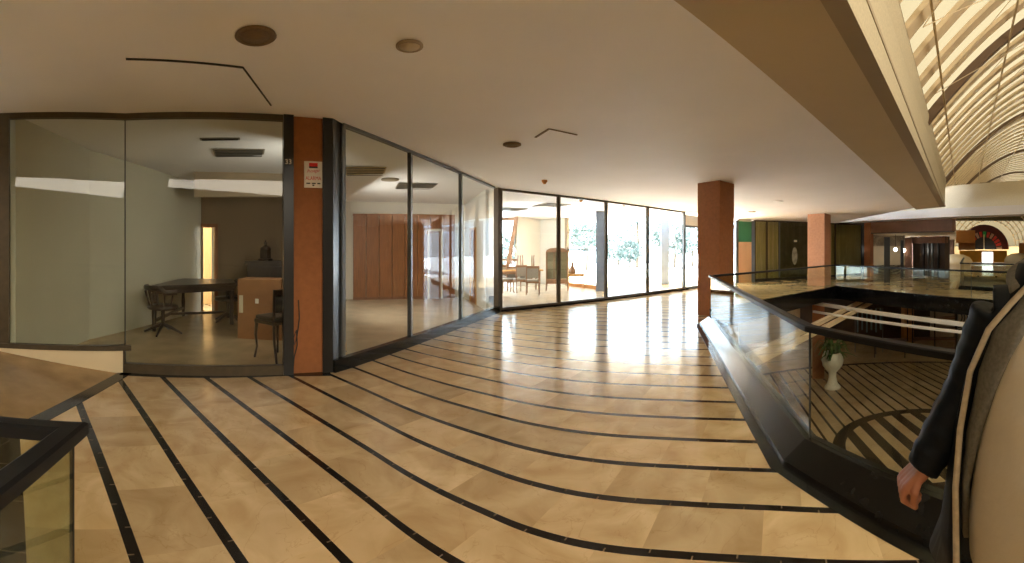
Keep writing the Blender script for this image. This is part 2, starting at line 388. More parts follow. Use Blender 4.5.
# ramp at the left end and the black inlaid borders
ba, bb_ = P(124.5, 369.3), P(60, 403.5)
bd = (bb_ - ba).normalized(); bc_ = ba + bd * 5.2; ba2 = ba - bd * .0
rw = Vector((W0.x, W0.y, .243)); rr_ = rw + bd * 5.0
MB().add([ba2, bc_, rr_, rw, Vector((ba2.x, ba2.y, -.02)), Vector((bc_.x, bc_.y, -.02)), Vector((rr_.x, rr_.y, -.02)), Vector((rw.x, rw.y, -.02))],
         [(0, 3, 2, 1), (4, 5, 6, 7), (0, 1, 5, 4), (1, 2, 6, 5), (2, 3, 7, 6), (3, 0, 4, 7)]).build('trim_1', mat('brown marble ramp', (.38, .24, .11), .2, noise=(2.5, .25)), kind='structure')
MB().wall(ba + Vector((0, 0, 0)), bc_, .17, -.01, .004, side=1).build('trim_2', M['black'], kind='structure')
def band(name, pts, w_, side, z1=.004, m=None):
    mb = MB()
    for a, b in zip(pts[:-1], pts[1:]): mb.wall(a, b, w_, -.01, z1, side)
    return mb.build(name, m or M['black'], kind='structure')
band('trim_3', [P(122, 371), P(283, 371.5), P(330, 371.5)], .19, -1)

# ------------------------------------------------------------------ ceiling
x_0 = (U * (-N.y * 1.87 / U.y) + N * 1.87).x                    # where the ceiling edge meets y = 0
cpoly = [Vector((x_0, 0)), sn(16.6, 1.87), Vector((15.2, 16.9)), Vector((15.2, 18.5)), Vector((9.3, 18.5)), Vector((6.3, 16.8)), Vector((4.6, 16.5)), Vector((3.6, 20.5)), Vector((-9.5, 14.8)), Vector((-9.5, 0))]
cl = MB().prism(cpoly, cz, lambda x, y: cz(x, y) + .15)
cl.prism([Vector((-9.5, -6)), sn(-8, 1.87), Vector((x_0, 0)), Vector((-9.5, 0))], cz, lambda x, y: cz(x, y) + .15)
cl.build('ceiling', M['ceiling'], kind='structure')
# sloping fascia from the ceiling edge up to the skylight, ledge, slatted trim
S0, S1 = -6.0, 17.2
ZT = 4.0
def strip(name, n0, z0, n1, z1, m, t=.04, s0=S0, s1=S1, parent=None):
    a, b, c, d = [(sn(s0, n0), z0), (sn(s1, n0), z0), (sn(s1, n1), z1), (sn(s0, n1), z1)]
    q = []
    for dz in (0, t):
        for p, z in (a, b, c, d): q.append((p.x, p.y, (z(p.x, p.y) if callable(z) else z) + dz))
    o = MB().add(q, [(0, 3, 2, 1), (4, 5, 6, 7), (0, 1, 5, 4), (1, 2, 6, 5), (2, 3, 7, 6), (3, 0, 4, 7)]).build(name, m, parent)
    if not parent: o['kind'] = 'structure'
    return o
ZS = 3.15
zz = lambda x, y: cz(x, y) + .05
def ruled(name, n0a, n0b, z0, n1a, n1b, z1, m, k=24):
    vs = []
    for i in range(k + 1):
        f = i / k; s__ = S0 + (S1 - S0) * f; p, q_ = sn(s__, n0a + (n0b - n0a) * f), sn(s__, n1a + (n1b - n1a) * f)
        for dz in (0, .04): vs += [(p.x, p.y, z0(p.x, p.y) + dz), (q_.x, q_.y, z1(q_.x, q_.y) + dz)]
    fs = []
    for i in range(k):
        a, b = 4 * i, 4 * i + 4; fs += [(a, b, b + 1, a + 1), (a + 2, a + 3, b + 3, b + 2), (a, a + 2, b + 2, b), (a + 1, b + 1, b + 3, a + 3)]
    fs += [(0, 1, 3, 2), (4 * k, 4 * k + 2, 4 * k + 3, 4 * k + 1)]
    return MB().add(vs, fs).build(name, m, kind='structure')
ruled('trim_4', 1.87, 1.87, cz, 1.08, .92, zz, M['beam'])
ruled('trim_5', 1.08, .92, zz, .70, .70, lambda x, y: zz(x, y) + .02, M['ledge'])
strip('trim_13', 1.3, ZT + .08, .66, ZT + .08, M['ledge'], s1=17.5)
MB().box((15.45, -6, 2.86), (17.05, 18.5, 3.0)).build('ceiling_bridge', M['ceiling'], kind='structure')
# far cross beam
MB().prism([(15.2, 18.4), (15.2, -3), (15.5, -3), (15.5, 18.4)], 2.8, ZS).build('trim_6', mat('grey beam paint', (.46, .41, .36), .75, noise=(1, .03)), kind='structure')

# ------------------------------------------------------------------ barrel skylight
VW = 10.6; NE = .84; NM = NE - VW / 2; RISE = 3.2
sky = thing('barrel_skylight', 'cream translucent barrel vault skylight on close curved ribs over the atrium', 'skylight', (*sn(6, NM), ZT))
def vp(s_, a, dr=0, dz=0):
    n_ = NM + (VW / 2 + dr) * math.cos(a); return sn(s_, n_, ZT + .12 + RISE * math.sin(a) ** 2 + dr + dz)
NA = 32; SE = 44.0
vs = [vp(s_, PI * i / NA) for s_ in (S0, SE) for i in range(NA + 1)]
MB().add(vs, [(i, i + 1, NA + 2 + i, NA + 1 + i) for i in range(NA)], True).build('vault_sheet', M['vault'], sky)
def rib(s_, wd, dp, m):
    mb = MB(); vs = []
    for i in range(NA + 1):
        a = PI * i / NA
        vs += [vp(s_ - wd / 2, a, -.05), vp(s_ + wd / 2, a, -.05), vp(s_ + wd / 2, a, -.05 - dp), vp(s_ - wd / 2, a, -.05 - dp)]
    fs = []
    for i in range(NA):
        for k in range(4): fs.append((i * 4 + k, i * 4 + (k + 1) % 4, i * 4 + 4 + (k + 1) % 4, i * 4 + 4 + k))
    mb.add(vs, fs); return mb.build('rib', m, sky)
s_ = -1.34; i = 0
while s_ < 43:
    if i % 10 == 2: tag(rib(s_, .15, .12, M['ribdark']), 'dark brown main rib')
    else: rib(s_, .27, .05, M['rib'])
    s_ += .82; i += 1
for a in (.35, .8, 1.25, 1.75, 2.3, 2.8):
    MB().bar(vp(-2, a, -.17), vp(SE, a, -.17), .035).build('purlin', M['rib'], sky)
for k in range(9):      # thin crossed ties
    for (a0, a1) in ((.25, 1.1), (1.1, .25)):
        MB().tube([vp(-1.6 + k * 2.2, a0, -.22), vp(.6 + k * 2.2, a1, -.22)], .006, 5).build('tie_rod', M['rib'], sky)
strip('slatted_trim', .715, ZS - .02, .70, 3.80, M['trimw'], parent=sky, s1=17.0)
strip('inner_trim', .70, 3.80, .66, ZT + .08, M['trimw'], parent=sky, s1=17.0)
ex0, ex1 = P(946, 188, ZT) if False else None, None
MB().prism([(15.2, 17.2), (15.2, -5), (15.35, -5), (15.35, 17.2)], ZS, ZT + .08).build('end_trim', M['trimw'], sky)
# closing of the vault end and of the roof around it
ev = [vp(SE, PI * i / NA) for i in range(NA + 1)]
MB().add(ev, [tuple(range(NA + 1))]).build('end_sheet', M['vault'], sky)
strip('trim_7', NE - VW - .5, ZT, NE - VW + .3, ZT, M['ledge'])
strip('trim_8', NE - VW - .6, 3.1, NE - VW - .45, ZT, M['beam'])
cp2 = [sn(-8, NE - VW - .55), sn(17, NE - VW - .55), Vector((20, -9)), Vector((-4, -12))]
MB().prism(cp2, 3.1, 3.25).build('ceiling_far', M['ceiling'], kind='structure')
bw = [sn(S0 - .15, 2.6), sn(S0 - .15, NE - VW - .6)]
MB().wall(bw[0], bw[1], .1, -3, 6.9, 1).build('wall_back', M['beam'], kind='structure')
MB().wall((-7.3, 1.2), (-6.5, -6.4), .15, 0, 3.6).build('wall_left', M['taupe'], kind='structure')
MB().wall((-6.6, -6.0), (22, -6.0), .15, -3, 4.1).build('wall_front', M['cream'], kind='structure')
MB().wall((16, -6.4), (44, 14), .15, -3, 5.6).build('wall_right', M['taupe'], kind='structure')

# ------------------------------------------------------------------ glazed shopfronts
NW = [0]
def front(A, B, pxs, mull, top, base, gm, fm_, name='window', mw=.05):
    """glass panes between the px positions; mullions at each of them"""
    pts = [onl(px, A, B) for px in pxs]
    for i in range(len(pts) - 1):
        a, b = pts[i], pts[i + 1]; d = (b - a).normalized()
        NW[0] += 1
        mid = (a + b) / 2
        t = thing('%s_%d' % (name, NW[0]), None, None, (mid.x, mid.y, 0), kind='structure')
        g_ = d * mw * .5
        MB().wall(a + g_, b - g_, .012, lambda x, y: base, lambda x, y: cz(x, y) - top).build('pane', gm, t)
        MB().wall(a, b, .07, lambda x, y: cz(x, y) - top, lambda x, y: cz(x, y)).build('head_rail', fm_, t)
        MB().wall(a, b, .09, 0, base).build('sill_rail', fm_, t)
        if mull[i]: MB().wall(a - d * mull[i] / 2, a + d * mull[i] / 2, .07, base, lambda x, y: cz(x, y) - top).build('mullion', fm_, t)
    return pts

# shop 33: dim showroom on the left
NW[0] += 1
w1 = thing('window_1', None, None, (*((W0 + WA) / 2), 0), kind='structure')
dA = (WA - W0).normalized(); dB = (WB - WA).normalized()
WX = W0 - dA * 2.6
zb = .285
WA2 = onl(131, WA, WB)
MB().wall(W0 + dA * .14, WA, .012, zb + .06, lambda x, y: cz(x, y) - .07).build('pane', M['gshop'], w1)
MB().wall(WX, W0, .012, zb + .06, lambda x, y: cz(x, y) - .07).build('pane', M['gshop'], w1)
MB().wall(WX, WA, .07, lambda x, y: cz(x, y) - .07, lambda x, y: cz(x, y) + .01).build('head_rail', M['bronze'], w1)
MB().wall(WX, WA2, .08, zb, zb + .06).build('sill_rail', M['bronze'], w1)
MB().wall(W0 + dA * .0, W0 + dA * .13, .08, zb, lambda x, y: cz(x, y) - .02).build('mullion', M['bronze'], w1)
MB().wall(WX, WA - dA * .03, .07, -.02, zb).build('plinth', M['cream'], w1)
p283 = onl(284, WA, WB)
w2 = thing('window_2', None, None, (*((WA + p283) / 2), 0), kind='structure'); NW[0] = 2
MB().wall(WA, p283, .012, .12, lambda x, y: cz(x, y) - .07).build('pane', M['gshop'], w2)
MB().wall(WA, p283, .07, lambda x, y: cz(x, y) - .07, lambda x, y: cz(x, y) + .01).build('head_rail', M['bronze'], w2)
MB().wall(WA - dB * .03, p283, .08, 0, .12).build('sill_rail', M['bronze'], w2)
MB().wall(WA - dB * .06, WA, .08, 0, zb + .06).build('corner_post', M['bronze'], w2)
MB().wall(WA - dB * .006, WA + dB * .006, .016, .12, lambda x, y: cz(x, y) - .07).build('glass_joint', M['blackm'], w2)

MB().wall(WX, Vector((-5.9, 3.0)) + Vector((-2.0, 0.4)), .1, 0, cz).build('wall_showroom_side', M['taupe'], kind='structure')
MB().wall(WX + Vector((-.3,-.4)), WX, .1, 0, cz).build('wall_showroom_end', M['taupe'], kind='structure')
# terracotta pier with black posts
q = [onl(x, WA, WB) for x in (283, 293, 323, 333)]
pier = thing('terracotta_pier', 'terracotta stucco pier between black posts beside the dim showroom glass', 'pillar', (*((q[1] + q[2]) / 2), 0))
MB().wall(q[1], q[2], .30, 0, cz, 1).build('stucco_panel', M['terra'], pier)
MB().wall(q[0], q[1], .12, 0, cz, 0).build('black_post', M['blackm'], pier)
pB = onl(342, WB, WC)
MB().prism([q[2] + Vector((.02, -.05)), q[3] + Vector((.02, -.04)), pB, pB + Vector((-.12, .06)), q[2] + Vector((-.08, .14))], 0, cz).build('black_post', M['blackm'], pier)
nrm = Vector((dB.y, -dB.x))
def onpier(px, py, off=.0):
    p = onl(px, WA, WB) + nrm * off; return Vector((p.x, p.y, zat(py, p)))
c33 = onpier(287.5, 162, .075)
o = text('shop_number', '33', .085, M['whitep'], basis(c33, (dB.x, dB.y, 0)), width=.075); tag(o, 'small white 33 number on the black post', 'sign')
pc = onpier(313, 174.5, .022)
sg = thing('alarm_sign', 'white alarm plaque with red lettering fixed high on the terracotta pier', 'sign', pc)
bx = basis(pc, (dB.x, dB.y, 0))
def rect(mb, mw, x0, y0, x1, y1, z0, z1):
    vs = [mw @ Vector((x, y, z)) for z in (z0, z1) for x, y in ((x0, y0), (x1, y0), (x1, y1), (x0, y1))]
    return mb.add(vs, [(3, 2, 1, 0), (4, 5, 6, 7), (0, 1, 5, 4), (1, 2, 6, 5), (2, 3, 7, 6), (3, 0, 4, 7)])
plq = rect(MB(), bx, -.115, -.165, .115, .165, -.02, .0).build('plaque', M['whitep'], sg)
lg = rect(MB(), bx, -.055, .10, .055, .145, .0, .003).build('logo', M['redw'], plq); rect(MB(), bx, -.055, .08, .055, .10, .0, .003).build('logo', M['blackp'], plq)
text('lettering', 'Prosegur', .055, M['redw'], basis(pc + Vector((0, 0, .045)), (dB.x, dB.y, .10)), plq, shear=.3, width=.17)
text('lettering', 'ALARMA', .068, M['redw'], basis(pc + Vector((0, 0, -.05)), (dB.x, dB.y, 0)), plq, width=.20, ext=.003)
rr2 = MB(); [rect(rr2, bx, a, -.12, b, -.105, 0, .003) for a, b in ((-.09, -.04), (-.02, .03), (.05, .09))]; rect(rr2, bx, -.012, -.145, .012, -.128, 0, .003)
rr2.build('small_print', M['blackp'], plq)
cb = MB(); cp = [onpier(296 + dx, y, .03) for dx, y in ((2, 300), (3, 318), (1.5, 330), (0, 340), (-2, 345), (-3, 338), (0, 330), (1, 345), (-2, 356), (-3, 366))]
tag(cb.tube(cp, .007, 6).build('loose_cable', M['blackp']), 'thin black cable hanging loose on the terracotta pier', 'cable')

# wall 2 (pale shop) and wall 3 (bright shop)
pxa = [342, 410, 460.5, 494]
front(WB, WC, pxa, [.07, .05, .05], .04, .10, M['gshop'], M['grey'])
a0 = onl(496, WB, WC)
cp3 = thing('window_%d' % 40, None, None, (*WC, 0), kind='structure')
MB().wall(a0, WC + Vector((.05, .03)), .14, 0, cz).build('corner_post', M['bronze'], cp3)
band('trim_9', [onl(330, WA, WB), Vector(onl(342, WB, WC)), WC], .09, -1, .16)
front(WC, WD, [500, 558.5, 606, 647.5, 683], [.1, .09, .09, .11], .05, .10, M['g'], M['bronze'])
band('trim_10', [WC, WD], .06, -1, .05)
# entrance door beyond the bright shop
pd = [onl(x, WC, WD) for x in (683, 698)]
pe2 = onl(716, WD, WE)
dr = thing('door_1', None, None, (*pd[0], 0), kind='structure')
MB().wall(pd[0], pe2, .06, lambda x, y: 2.36, lambda x, y: cz(x, y) - .1).build('transom_panel', M['white'], dr)
MB().wall(pd[0], pe2, .07, 2.28, 2.36).build('head_rail', M['grey'], dr)
MB().wall(pd[0], pd[0] + (pd[1] - pd[0]).normalized() * .1, .1, 0, cz).build('jamb', M['grey'], dr)
MB().wall(pd[0] + (pd[1] - pd[0]).normalized() * .14, pe2, .012, .1, 2.28).build('pane', M['g'], dr)
MB().wall(pd[0], pe2, .06, 0, .1).build('sill_rail', M['grey'], dr)

# green and peach sign wall, olive shopfronts
g0 = onl(735.5, WE, WF); g0 = Vector((9.0, 16.7))
def wpt(px): return onl(px, WE, WF)
pg = [P(736, 283), P(738, 283), P(750.5, 282.5), P(753.5, 282)]
xa = [onl(px, Vector((8.4, 16.4)), Vector((10.6, 17.0))) for px in (735.5, 738, 751, 754)]
sw = thing('sign_panel', 'green and peach wall panel behind the near terracotta pillar', 'panel', (*((xa[1] + xa[2]) / 2), 0))
MB().wall(xa[1], xa[2], .06, 0, 1.78).build('peach_board', M['peach'], sw)
MB().wall(xa[1], xa[2], .06, 1.78, 2.68).build('green_board', M['green'], sw)
MB().wall(xa[0], xa[1], .08, 0, 2.72).build('post', M['grey'], sw)
MB().wall(xa[2], xa[3], .10, 0, 2.72).build('post', M['bluegrey'], sw)
MB().wall(xa[1], xa[2], .06, 2.68, lambda x, y: cz(x, y)).build('header', M['white'], sw)
def olive(px0, px1, m, label, mull=True, extra=None):
    a, b = (onl(px0, xa[3], WF), onl(px1, xa[3], WF)); t = thing('closed_shopfront', label, 'shopfront', (*((a + b) / 2), 0)); d = (b - a).normalized()
    MB().wall(a, b, .03, .12, lambda x, y: cz(x, y) - .06, 1).build('blind', m, t)
    MB().wall(a, b, .012, .12, lambda x, y: cz(x, y) - .06, -1).build('pane', M['gdark'], t)
    MB().wall(a, b, .08, 0, .12).build('sill_rail', M['blackm'], t); MB().wall(a, b, .08, lambda x, y: cz(x, y) - .06, cz).build('head_rail', M['bronze'], t)
    MB().wall(a, a + d * .07, .09, .12, lambda x, y: cz(x, y) - .06).build('mullion', M['bronze'] if not extra else M['grey'], t)
    return t, a, b
olive(754, 766, M['olive'], 'narrow olive blinded shop window right of the green and peach panel')
olive(766, 778.5, M['olive'], 'narrow olive blinded shop window left of the dark shopfront')
t, a, b = olive(778.5, 812, M['oliveb'], 'dark shopfront with a pale oval sticker between the two pillars', extra=1)
d = (b - a).normalized(); nn = Vector((d.y, -d.x))
def onf(px, py): p = onl(px, a, b) + nn * .05; return Vector((p.x, p.y, zat(py, p)))
st = MB(); mw = basis(onf(794, 256), (d.x, d.y, 0))
vs = [mw @ Vector((.16 * math.cos(k * PI / 10), .42 * math.sin(k * PI / 10) * (1 if k < 11 else .95), 0)) for k in range(20)]
st.add(vs + [mw @ Vector((.16 * math.cos(k * PI / 10), .42 * math.sin(k * PI / 10), .01)) for k in range(20)], [tuple(range(20))[::-1], tuple(range(20, 40))] + [(k, (k + 1) % 20, 20 + (k + 1) % 20, 20 + k) for k in range(20)])
st.build('oval_sticker', mat('olive white sticker', (.42, .42, .33), .5, noise=(6, .3)), t)
mw2 = basis(onf(795, 241), (d.x, d.y, 0))
rect(MB(), mw2, -.10, -.05, .08, .05, 0, .01).build('small_sticker', M['urn'], t)
olive(826, 834.5, M['olive'], 'narrow olive window just right of the far pillar')
olive(834.5, 861, M['olive'], 'wide olive blinded shop window left of the black post')
pb = [onl(x, xa[3], WF) for x in (861, 866)]
tag(MB().wall(pb[0], pb[1], .15, 0, cz).build('black_post', M['blackm']), 'tall black post at the right end of the olive shopfront', 'post')
MB().wall(xa[3] + Vector((0, .6)), Vector((19.5, 17.5)), .1, 0, 3.3).build('wall_far', M['dbrown'], kind='structure')

# ------------------------------------------------------------------ pillars
def pillar(C, L, w_, m, label):
    d = (L - C).normalized(); e = Vector((d.y, -d.x)); e = e if e.dot(C) > 0 or True else -e
    if e.x < 0: e = -e
    pts = [C, C + e * w_, C + e * w_ + d * w_, C + d * w_]
    c = (pts[0] + pts[2]) / 2; r = d.angle_signed(Vector((1, 0)))
    mb = MB().prism([p - c for p in pts], 0, lambda x, y: cz(x + c.x, y + c.y) - .001)
    o = mb.build('terracotta_pillar', m, bevel=.008); o.location = (c.x, c.y, 0); tag(o, label, 'pillar'); return o
pillar(Vector((4.49, 8.79)), Vector((4.19, 9.32)), .62, M['terra'], 'reddish terracotta square pillar nearest, at the far end of the glass balustrade')
C2 = PD(824.5, 246, 17.6).xy; L2 = PD(806, 246, 17.9).xy
pillar(C2, L2, .74, M['terra2'], 'paler terracotta square pillar in front of the olive shopfronts')

# ------------------------------------------------------------------ balustrades
def balus(path, name, label, kerb=True, closed=False, ztop=1.0, kz=.15, side=-1, ratio=2.2, rw=.07, inner=.28, glass_m=None, kerbw=.33, gap=True):
    pts = [Vector(p) for p in path]; t = thing(name, label, 'balustrade', (*pts[0], 0))
    offs = []
    for i, p in enumerate(pts):
        d0 = (p - pts[i - 1]).normalized() if i else None; d1 = (pts[i + 1] - p).normalized() if i < len(pts) - 1 else None
        ns_ = [Vector((-d.y, d.x)) for d in (d0, d1) if d is not None]
        n_ = sum(ns_, Vector((0, 0))).normalized(); c = n_.dot(ns_[0]); offs.append(n_ / max(c, .4))
    def loft(prof):
        mb = MB(); k = len(prof); vs = []
        for p, n_ in zip(pts, offs):
            for (o_2, z) in prof: q_ = p + n_ * o_2; vs.append((q_.x, q_.y, z))
        fs = []
        for i in range(len(pts) - 1):
            for j in range(k): fs.append((i * k + j, i * k + (j + 1) % k, (i + 1) * k + (j + 1) % k, (i + 1) * k + j))
        fs += [tuple(range(k)), tuple(range((len(pts) - 1) * k, len(pts) * k))[::-1]]
        mb.add(vs, fs); return mb
    h = .045
    loft([(-rw / 2, ztop - h), (-rw / 2, ztop - .008), (-rw / 2 + .012, ztop), (rw / 2 - .012, ztop), (rw / 2, ztop - .008), (rw / 2, ztop - h)]).build('handrail', M['rail'], t)
    if kerb:
        loft([(side * -inner * .2, kz), (side * .04, kz), (side * (kerbw - .11), .03), (side * (kerbw - .10), .0), (side * kerbw, .004), (side * kerbw, -.02), (side * -inner * .2, -.12)]).build('sloping_kerb', M['black'], t)
    for i in range(len(pts) - 1):
        L_ = (pts[i + 1] - pts[i]).length; n = max(1, round(L_ / ratio)); d = (pts[i + 1] - pts[i]) / n
        for j in range(n):
            a = pts[i] + d * j; b = a + d; g_ = d.normalized() * .006
            MB().wall(a + g_, b - g_, .012, kz if kerb else .02, ztop - h).build('glass_panel', glass_m or M['gbal'], t)
    for p in pts[1:-1]:
        MB().box((p.x - .006, p.y - .006, kz if kerb else .02), (p.x + .006, p.y + .006, ztop - h)).build('glass_joint', M['blackm'], t)
    return t
balus([opening[0], opening[1], opening[2], opening[3]], 'glass_balustrade', 'near glass balustrade with black rail and sloping black kerb around the atrium', side=1, ratio=3.0, rw=.09)
balus([opening[3], opening[4]], 'glass_balustrade', 'glass balustrade running right from the near terracotta pillar', side=1, kz=.30, kerbw=.12, ratio=1.8, rw=.06)
balus([opening[4], opening[5], opening[6]], 'glass_balustrade', 'far glass balustrade with black kerb across the atrium', side=1, kz=.30, kerbw=.12, ratio=2.4, rw=.06)
balus([open2[1], open2[0], open2[3], open2[2]], 'glass_balustrade', 'distant balustrade around the second opening, below the painted wheel', side=-1, kz=.12, kerbw=.2, ratio=2.5, rw=.08, ztop=.98)
# corner post of the near glass
# left balustrade
la, lb, lc = P(72, 424.5, 1.0).xy, P(-40, 414, 1.0).xy, P(-30, 500, 1.0).xy
lt = balus([lb, la, lc], 'glass_balustrade', 'black railed glass balustrade corner at the lower left', kerb=False, side=1, ratio=2.0, rw=.075, glass_m=glass('greenish glass', (.84, .87, .80), 1.0))

# slab edge strips and the void
mbv = MB()
op = [Vector(p) for p in opening]
for i in range(len(op)):
    a, b = op[i], op[(i + 1) % len(op)]; mbv.wall(a, b, .06, -.12, -.06)
mbv.build('trim_11', M['lowcream'], kind='structure')

# ------------------------------------------------------------------ lower level
ZL = -3.0
MB().prism([(-3, -8), (30, -8), (34, 24), (-3, 24)], ZL - .1, ZL).build('floor_lower', M['lower'], kind='structure')
lw = [P(740, 345, ZL).xy, P(800, 338, ZL).xy, P(860, 342, ZL).xy, P(930, 340, ZL).xy, P(1060, 348, ZL).xy]
for i, (a, b) in enumerate(zip(lw[:-1], lw[1:])):
    MB().wall(a, b, .15, ZL, -.10, 1).build('wall_lower_%d' % (i + 1), (M['cream'], M['dbrown'], M['dbrown'], M['taupe'])[i], kind='structure')
MB().wall((-3, -8), (-3, 24), .15, ZL, -.07).build('wall_lower_left', M['taupe'], kind='structure')
MB().wall((-3, 24), (34, 24), .15, ZL, -.15).build('wall_lower_rear', M['taupe'], kind='structure')
MB().wall((30, -8), (34, 24), .15, ZL, -.07).build('wall_lower_right', M['taupe'], kind='structure')
MB().wall((-3, -7), (31, -7), .15, ZL, 3.5).build('wall_lower_front', M['taupe'], kind='structure')
# beams that cross the opening
def beam(name, a, b, w_, h_, m, label):
    o = MB().bar(Vector(a) - Vector(a), Vector(b) - Vector(a), w_, h_).build(name, m); o.location = a; return tag(o, label, 'beam')
d1 = (P(975, 325.5, -.3) - P(820, 304, -.3)); a1 = P(820, 304, -.3)
beam('steel_beam', a1 - d1 * .12, a1 + d1 * 1.6, .12, .10, M['lowwhite'], 'thick white beam crossing the atrium void below the far kerb')
d1 = (P(970, 333, -.3) - P(838, 315.5, -.3)); a1 = P(838, 315.5, -.3)
beam('steel_beam', a1 - d1 * .25, a1 + d1 * 1.6, .06, .06, M['lowwhite'], 'thinner white beam crossing the atrium void nearer the handrail')
d1 = (P(868, 298, -.36) - P(792, 336, -.36)); a1 = P(792, 336, -.36)
beam('wooden_beam', a1 - d1 * .35, a1 + d1 * .92, .13, .10, M['lowcream'], 'left one of the two cream beams running diagonally over the void')
a1 = P(806, 337, -.36); d1 = P(876, 300, -.36) - a1
beam('wooden_beam', a1 - d1 * .4, a1 + d1 * .9, .10, .10, M['lowcream'], 'right one of the two cream beams running diagonally over the void')
# lower pillar
pl = P(812.5, 377, ZL).xy; pr = P(824.5, 377, ZL).xy
o = MB().box((-.21, -.21, 0), (.21, .21, 2.9)).build('terracotta_pillar', M['terra'], bevel=.008); c = (pl + pr) / 2; o.location = (c.x, c.y, ZL); o.rotation_euler = (0, 0, -.72)
tag(o, 'terracotta pillar of the lower floor behind the white urn', 'pillar')
# urn planter
up = P(832.5, 388, ZL)
ur = thing('urn_planter', 'white baluster urn with green fern standing on the striped lower floor', 'planter', up)
MB().lathe([(.02, 0), (.26, 0), (.26, .06), (.17, .16), (.12, .38), (.13, .52), (.22, .62), (.32, .74), (.36, .90), (.33, 1.06), (.28, 1.12), (.30, 1.16), (.24, 1.16), (.2, 1.02), (.02, 1.0)], 24).build('urn', M['urn'], ur, local=True)
rr3 = random.Random(3); fe = MB()
for k in range(46):
    a = rr3.uniform(0, 2 * PI); l = rr3.uniform(.35, .8); h = rr3.uniform(.05, .4); pts = []
    for j in range(6):
        t_ = j / 5; pts.append((math.cos(a) * l * t_, math.sin(a) * l * t_, 1.1 + h * math.sin(t_ * PI * .8) * 1.3 - .12 * t_ * t_))
    for j in range(5):
        p0, p1 = Vector(pts[j]), Vector(pts[j + 1]); sd_ = Vector((-math.sin(a), math.cos(a), .2)) * .07 * (1 - j / 6)
        fe.add([p0 - sd_, p0 + sd_, p1 + sd_ * .8, p1 - sd_ * .8], [(0, 1, 2, 3)])
fe.build('fern', M['leaf'], ur, local=True)
# things before the lower shops
def lowthing(name, label, cat, px, py, rz=0): p = P(px, py, ZL); return thing(name, label, cat, p, rz)
sh = lowthing('shelf_unit', 'dark shelf unit with stacked boards on the lower floor behind the white beams', 'shelf', 934, 352, -.95)
for z in (.1, .55, 1.0, 1.45, 1.9): MB().box((-.9, -.2, z), (.9, .2, z + .06)).build('shelf_board', M['brown'], sh, local=True)
for x in (-.95, 0, .9): MB().box((x, -.22, 0), (x + .06, .22, 2.0)).build('upright', M['dbrown'], sh, local=True)
rk = lowthing('clothes_rack', 'pale blue garments on a rail in the lower shop', 'rack', 869, 352, -.8)
MB().tube([(-.6, 0, 0), (-.6, 0, 1.9), (.6, 0, 1.9), (.6, 0, 0)], .02, 6).build('rail_frame', M['grey'], rk, local=True)
for k in range(6):
    x = -.5 + k * .2; MB().prism([(x - .03, -.25), (x + .04, -.25), (x + .04, .25), (x - .03, .25)], .9 + .1 * (k % 2), 1.85).build('garment', mat('pale blue cloth', (.16, .24, .27), .9, noise=(4, .2)), rk, local=True)
for px, lab in ((904, 'left'), (911, 'right')):
    o = MB().box((-.09, -.09, 0), (.09, .09, 2.2)).build('wooden_post', M['woodlt']); o.location = P(px, 352, ZL); tag(o, lab + ' one of the two pale wooden posts in the lower shop', 'post')
tb = lowthing('display_table', 'low dark display table beside the pale wooden posts', 'table', 890, 356, -.9)
MB().box((-.7, -.35, .62), (.7, .35, .68)).build('tabletop', M['wooddk'], tb, local=True)
for x in (-.62, .62):
    for y in (-.28, .28): MB().box((x - .03, y - .03, 0), (x + .03, y + .03, .62)).build('leg', M['wooddk'], tb, local=True)
arch = lowthing('coiled_rack', 'dark curved metal rack at the right of the lower shop', 'rack', 961, 352, -1.1)
for k in range(5):
    r = .25 + k * .11; MB().tube([(r * math.cos(a) - .2, k * .06, 1.5 + r * math.sin(a)) for a in [i * PI / 8 - PI / 2 for i in range(9)]], .03, 6).build('hoop', M['blackm'], arch, local=True)
MB().box((-.25, -.05, 0), (-.15, .35, 2.2)).build('stand', M['blackm'], arch, local=True)

# ------------------------------------------------------------------ far right: corridor and second vault
bh = thing('fascia_panel', 'brown fascia box hung over the dim corridor at the far right', 'fascia', (17, 13.6, 2.28))
MB().box((17, 10.9, 2.28), (17.3, 16.4, 3.25)).build('face', M['brown'], bh)
MB().box((16.98, 10.9, 2.24), (17.2, 16.4, 2.30)).build('edge_strip', M['dbrown'], bh)
MB().prism([(17.1, 10.9), (19.4, 12.2), (27, 17.0), (27, 22), (17.1, 16.6)], lambda x, y: 2.26 - (x - 17) * .02, 2.5).build('ceiling_corridor', M['cream'], kind='structure')
MB().box((26.6, 17, 0), (26.8, 22, 2.2)).build('wall_corridor', M['brown'], kind='structure')
o = MB().prism([(16.95, 16.0), (17.2, 16.0), (17.2, 16.45), (16.95, 16.45)], 0, 3.0).build('terracotta_pilaster', M['terra']); tag(o, 'narrow terracotta pilaster beside the black post at the corridor mouth', 'pillar')
def post(px0, px1, D, z1, m, name, label):
    p = PD((px0 + px1) / 2, 246, D); w_ = (px1 - px0) * D / FPX / 2
    o = MB().box((-w_, -w_, 0), (w_, w_, z1)).build(name, m, bevel=.01); o.location = (p.x, p.y, 0); o.rotation_euler = (0, 0, -((px0 + px1) / 2 - 512) / FPX); return tag(o, label, 'post')
post(884, 890, 19.6, 2.0, M['blackm'], 'black_post', 'thicker black post standing in the corridor mouth')
post(900.5, 903.5, 22.5, 1.9, M['blackm'], 'black_post', 'thinner black post deeper in the corridor')
post(905, 912, 24.5, 2.05, M['brown'], 'brown_column', 'brown column right of the thinner black post')
ck = thing('shop_kiosk', 'dark brown shop unit at the end of the corridor', 'shop', PD(928, 246, 25).xy.to_3d())
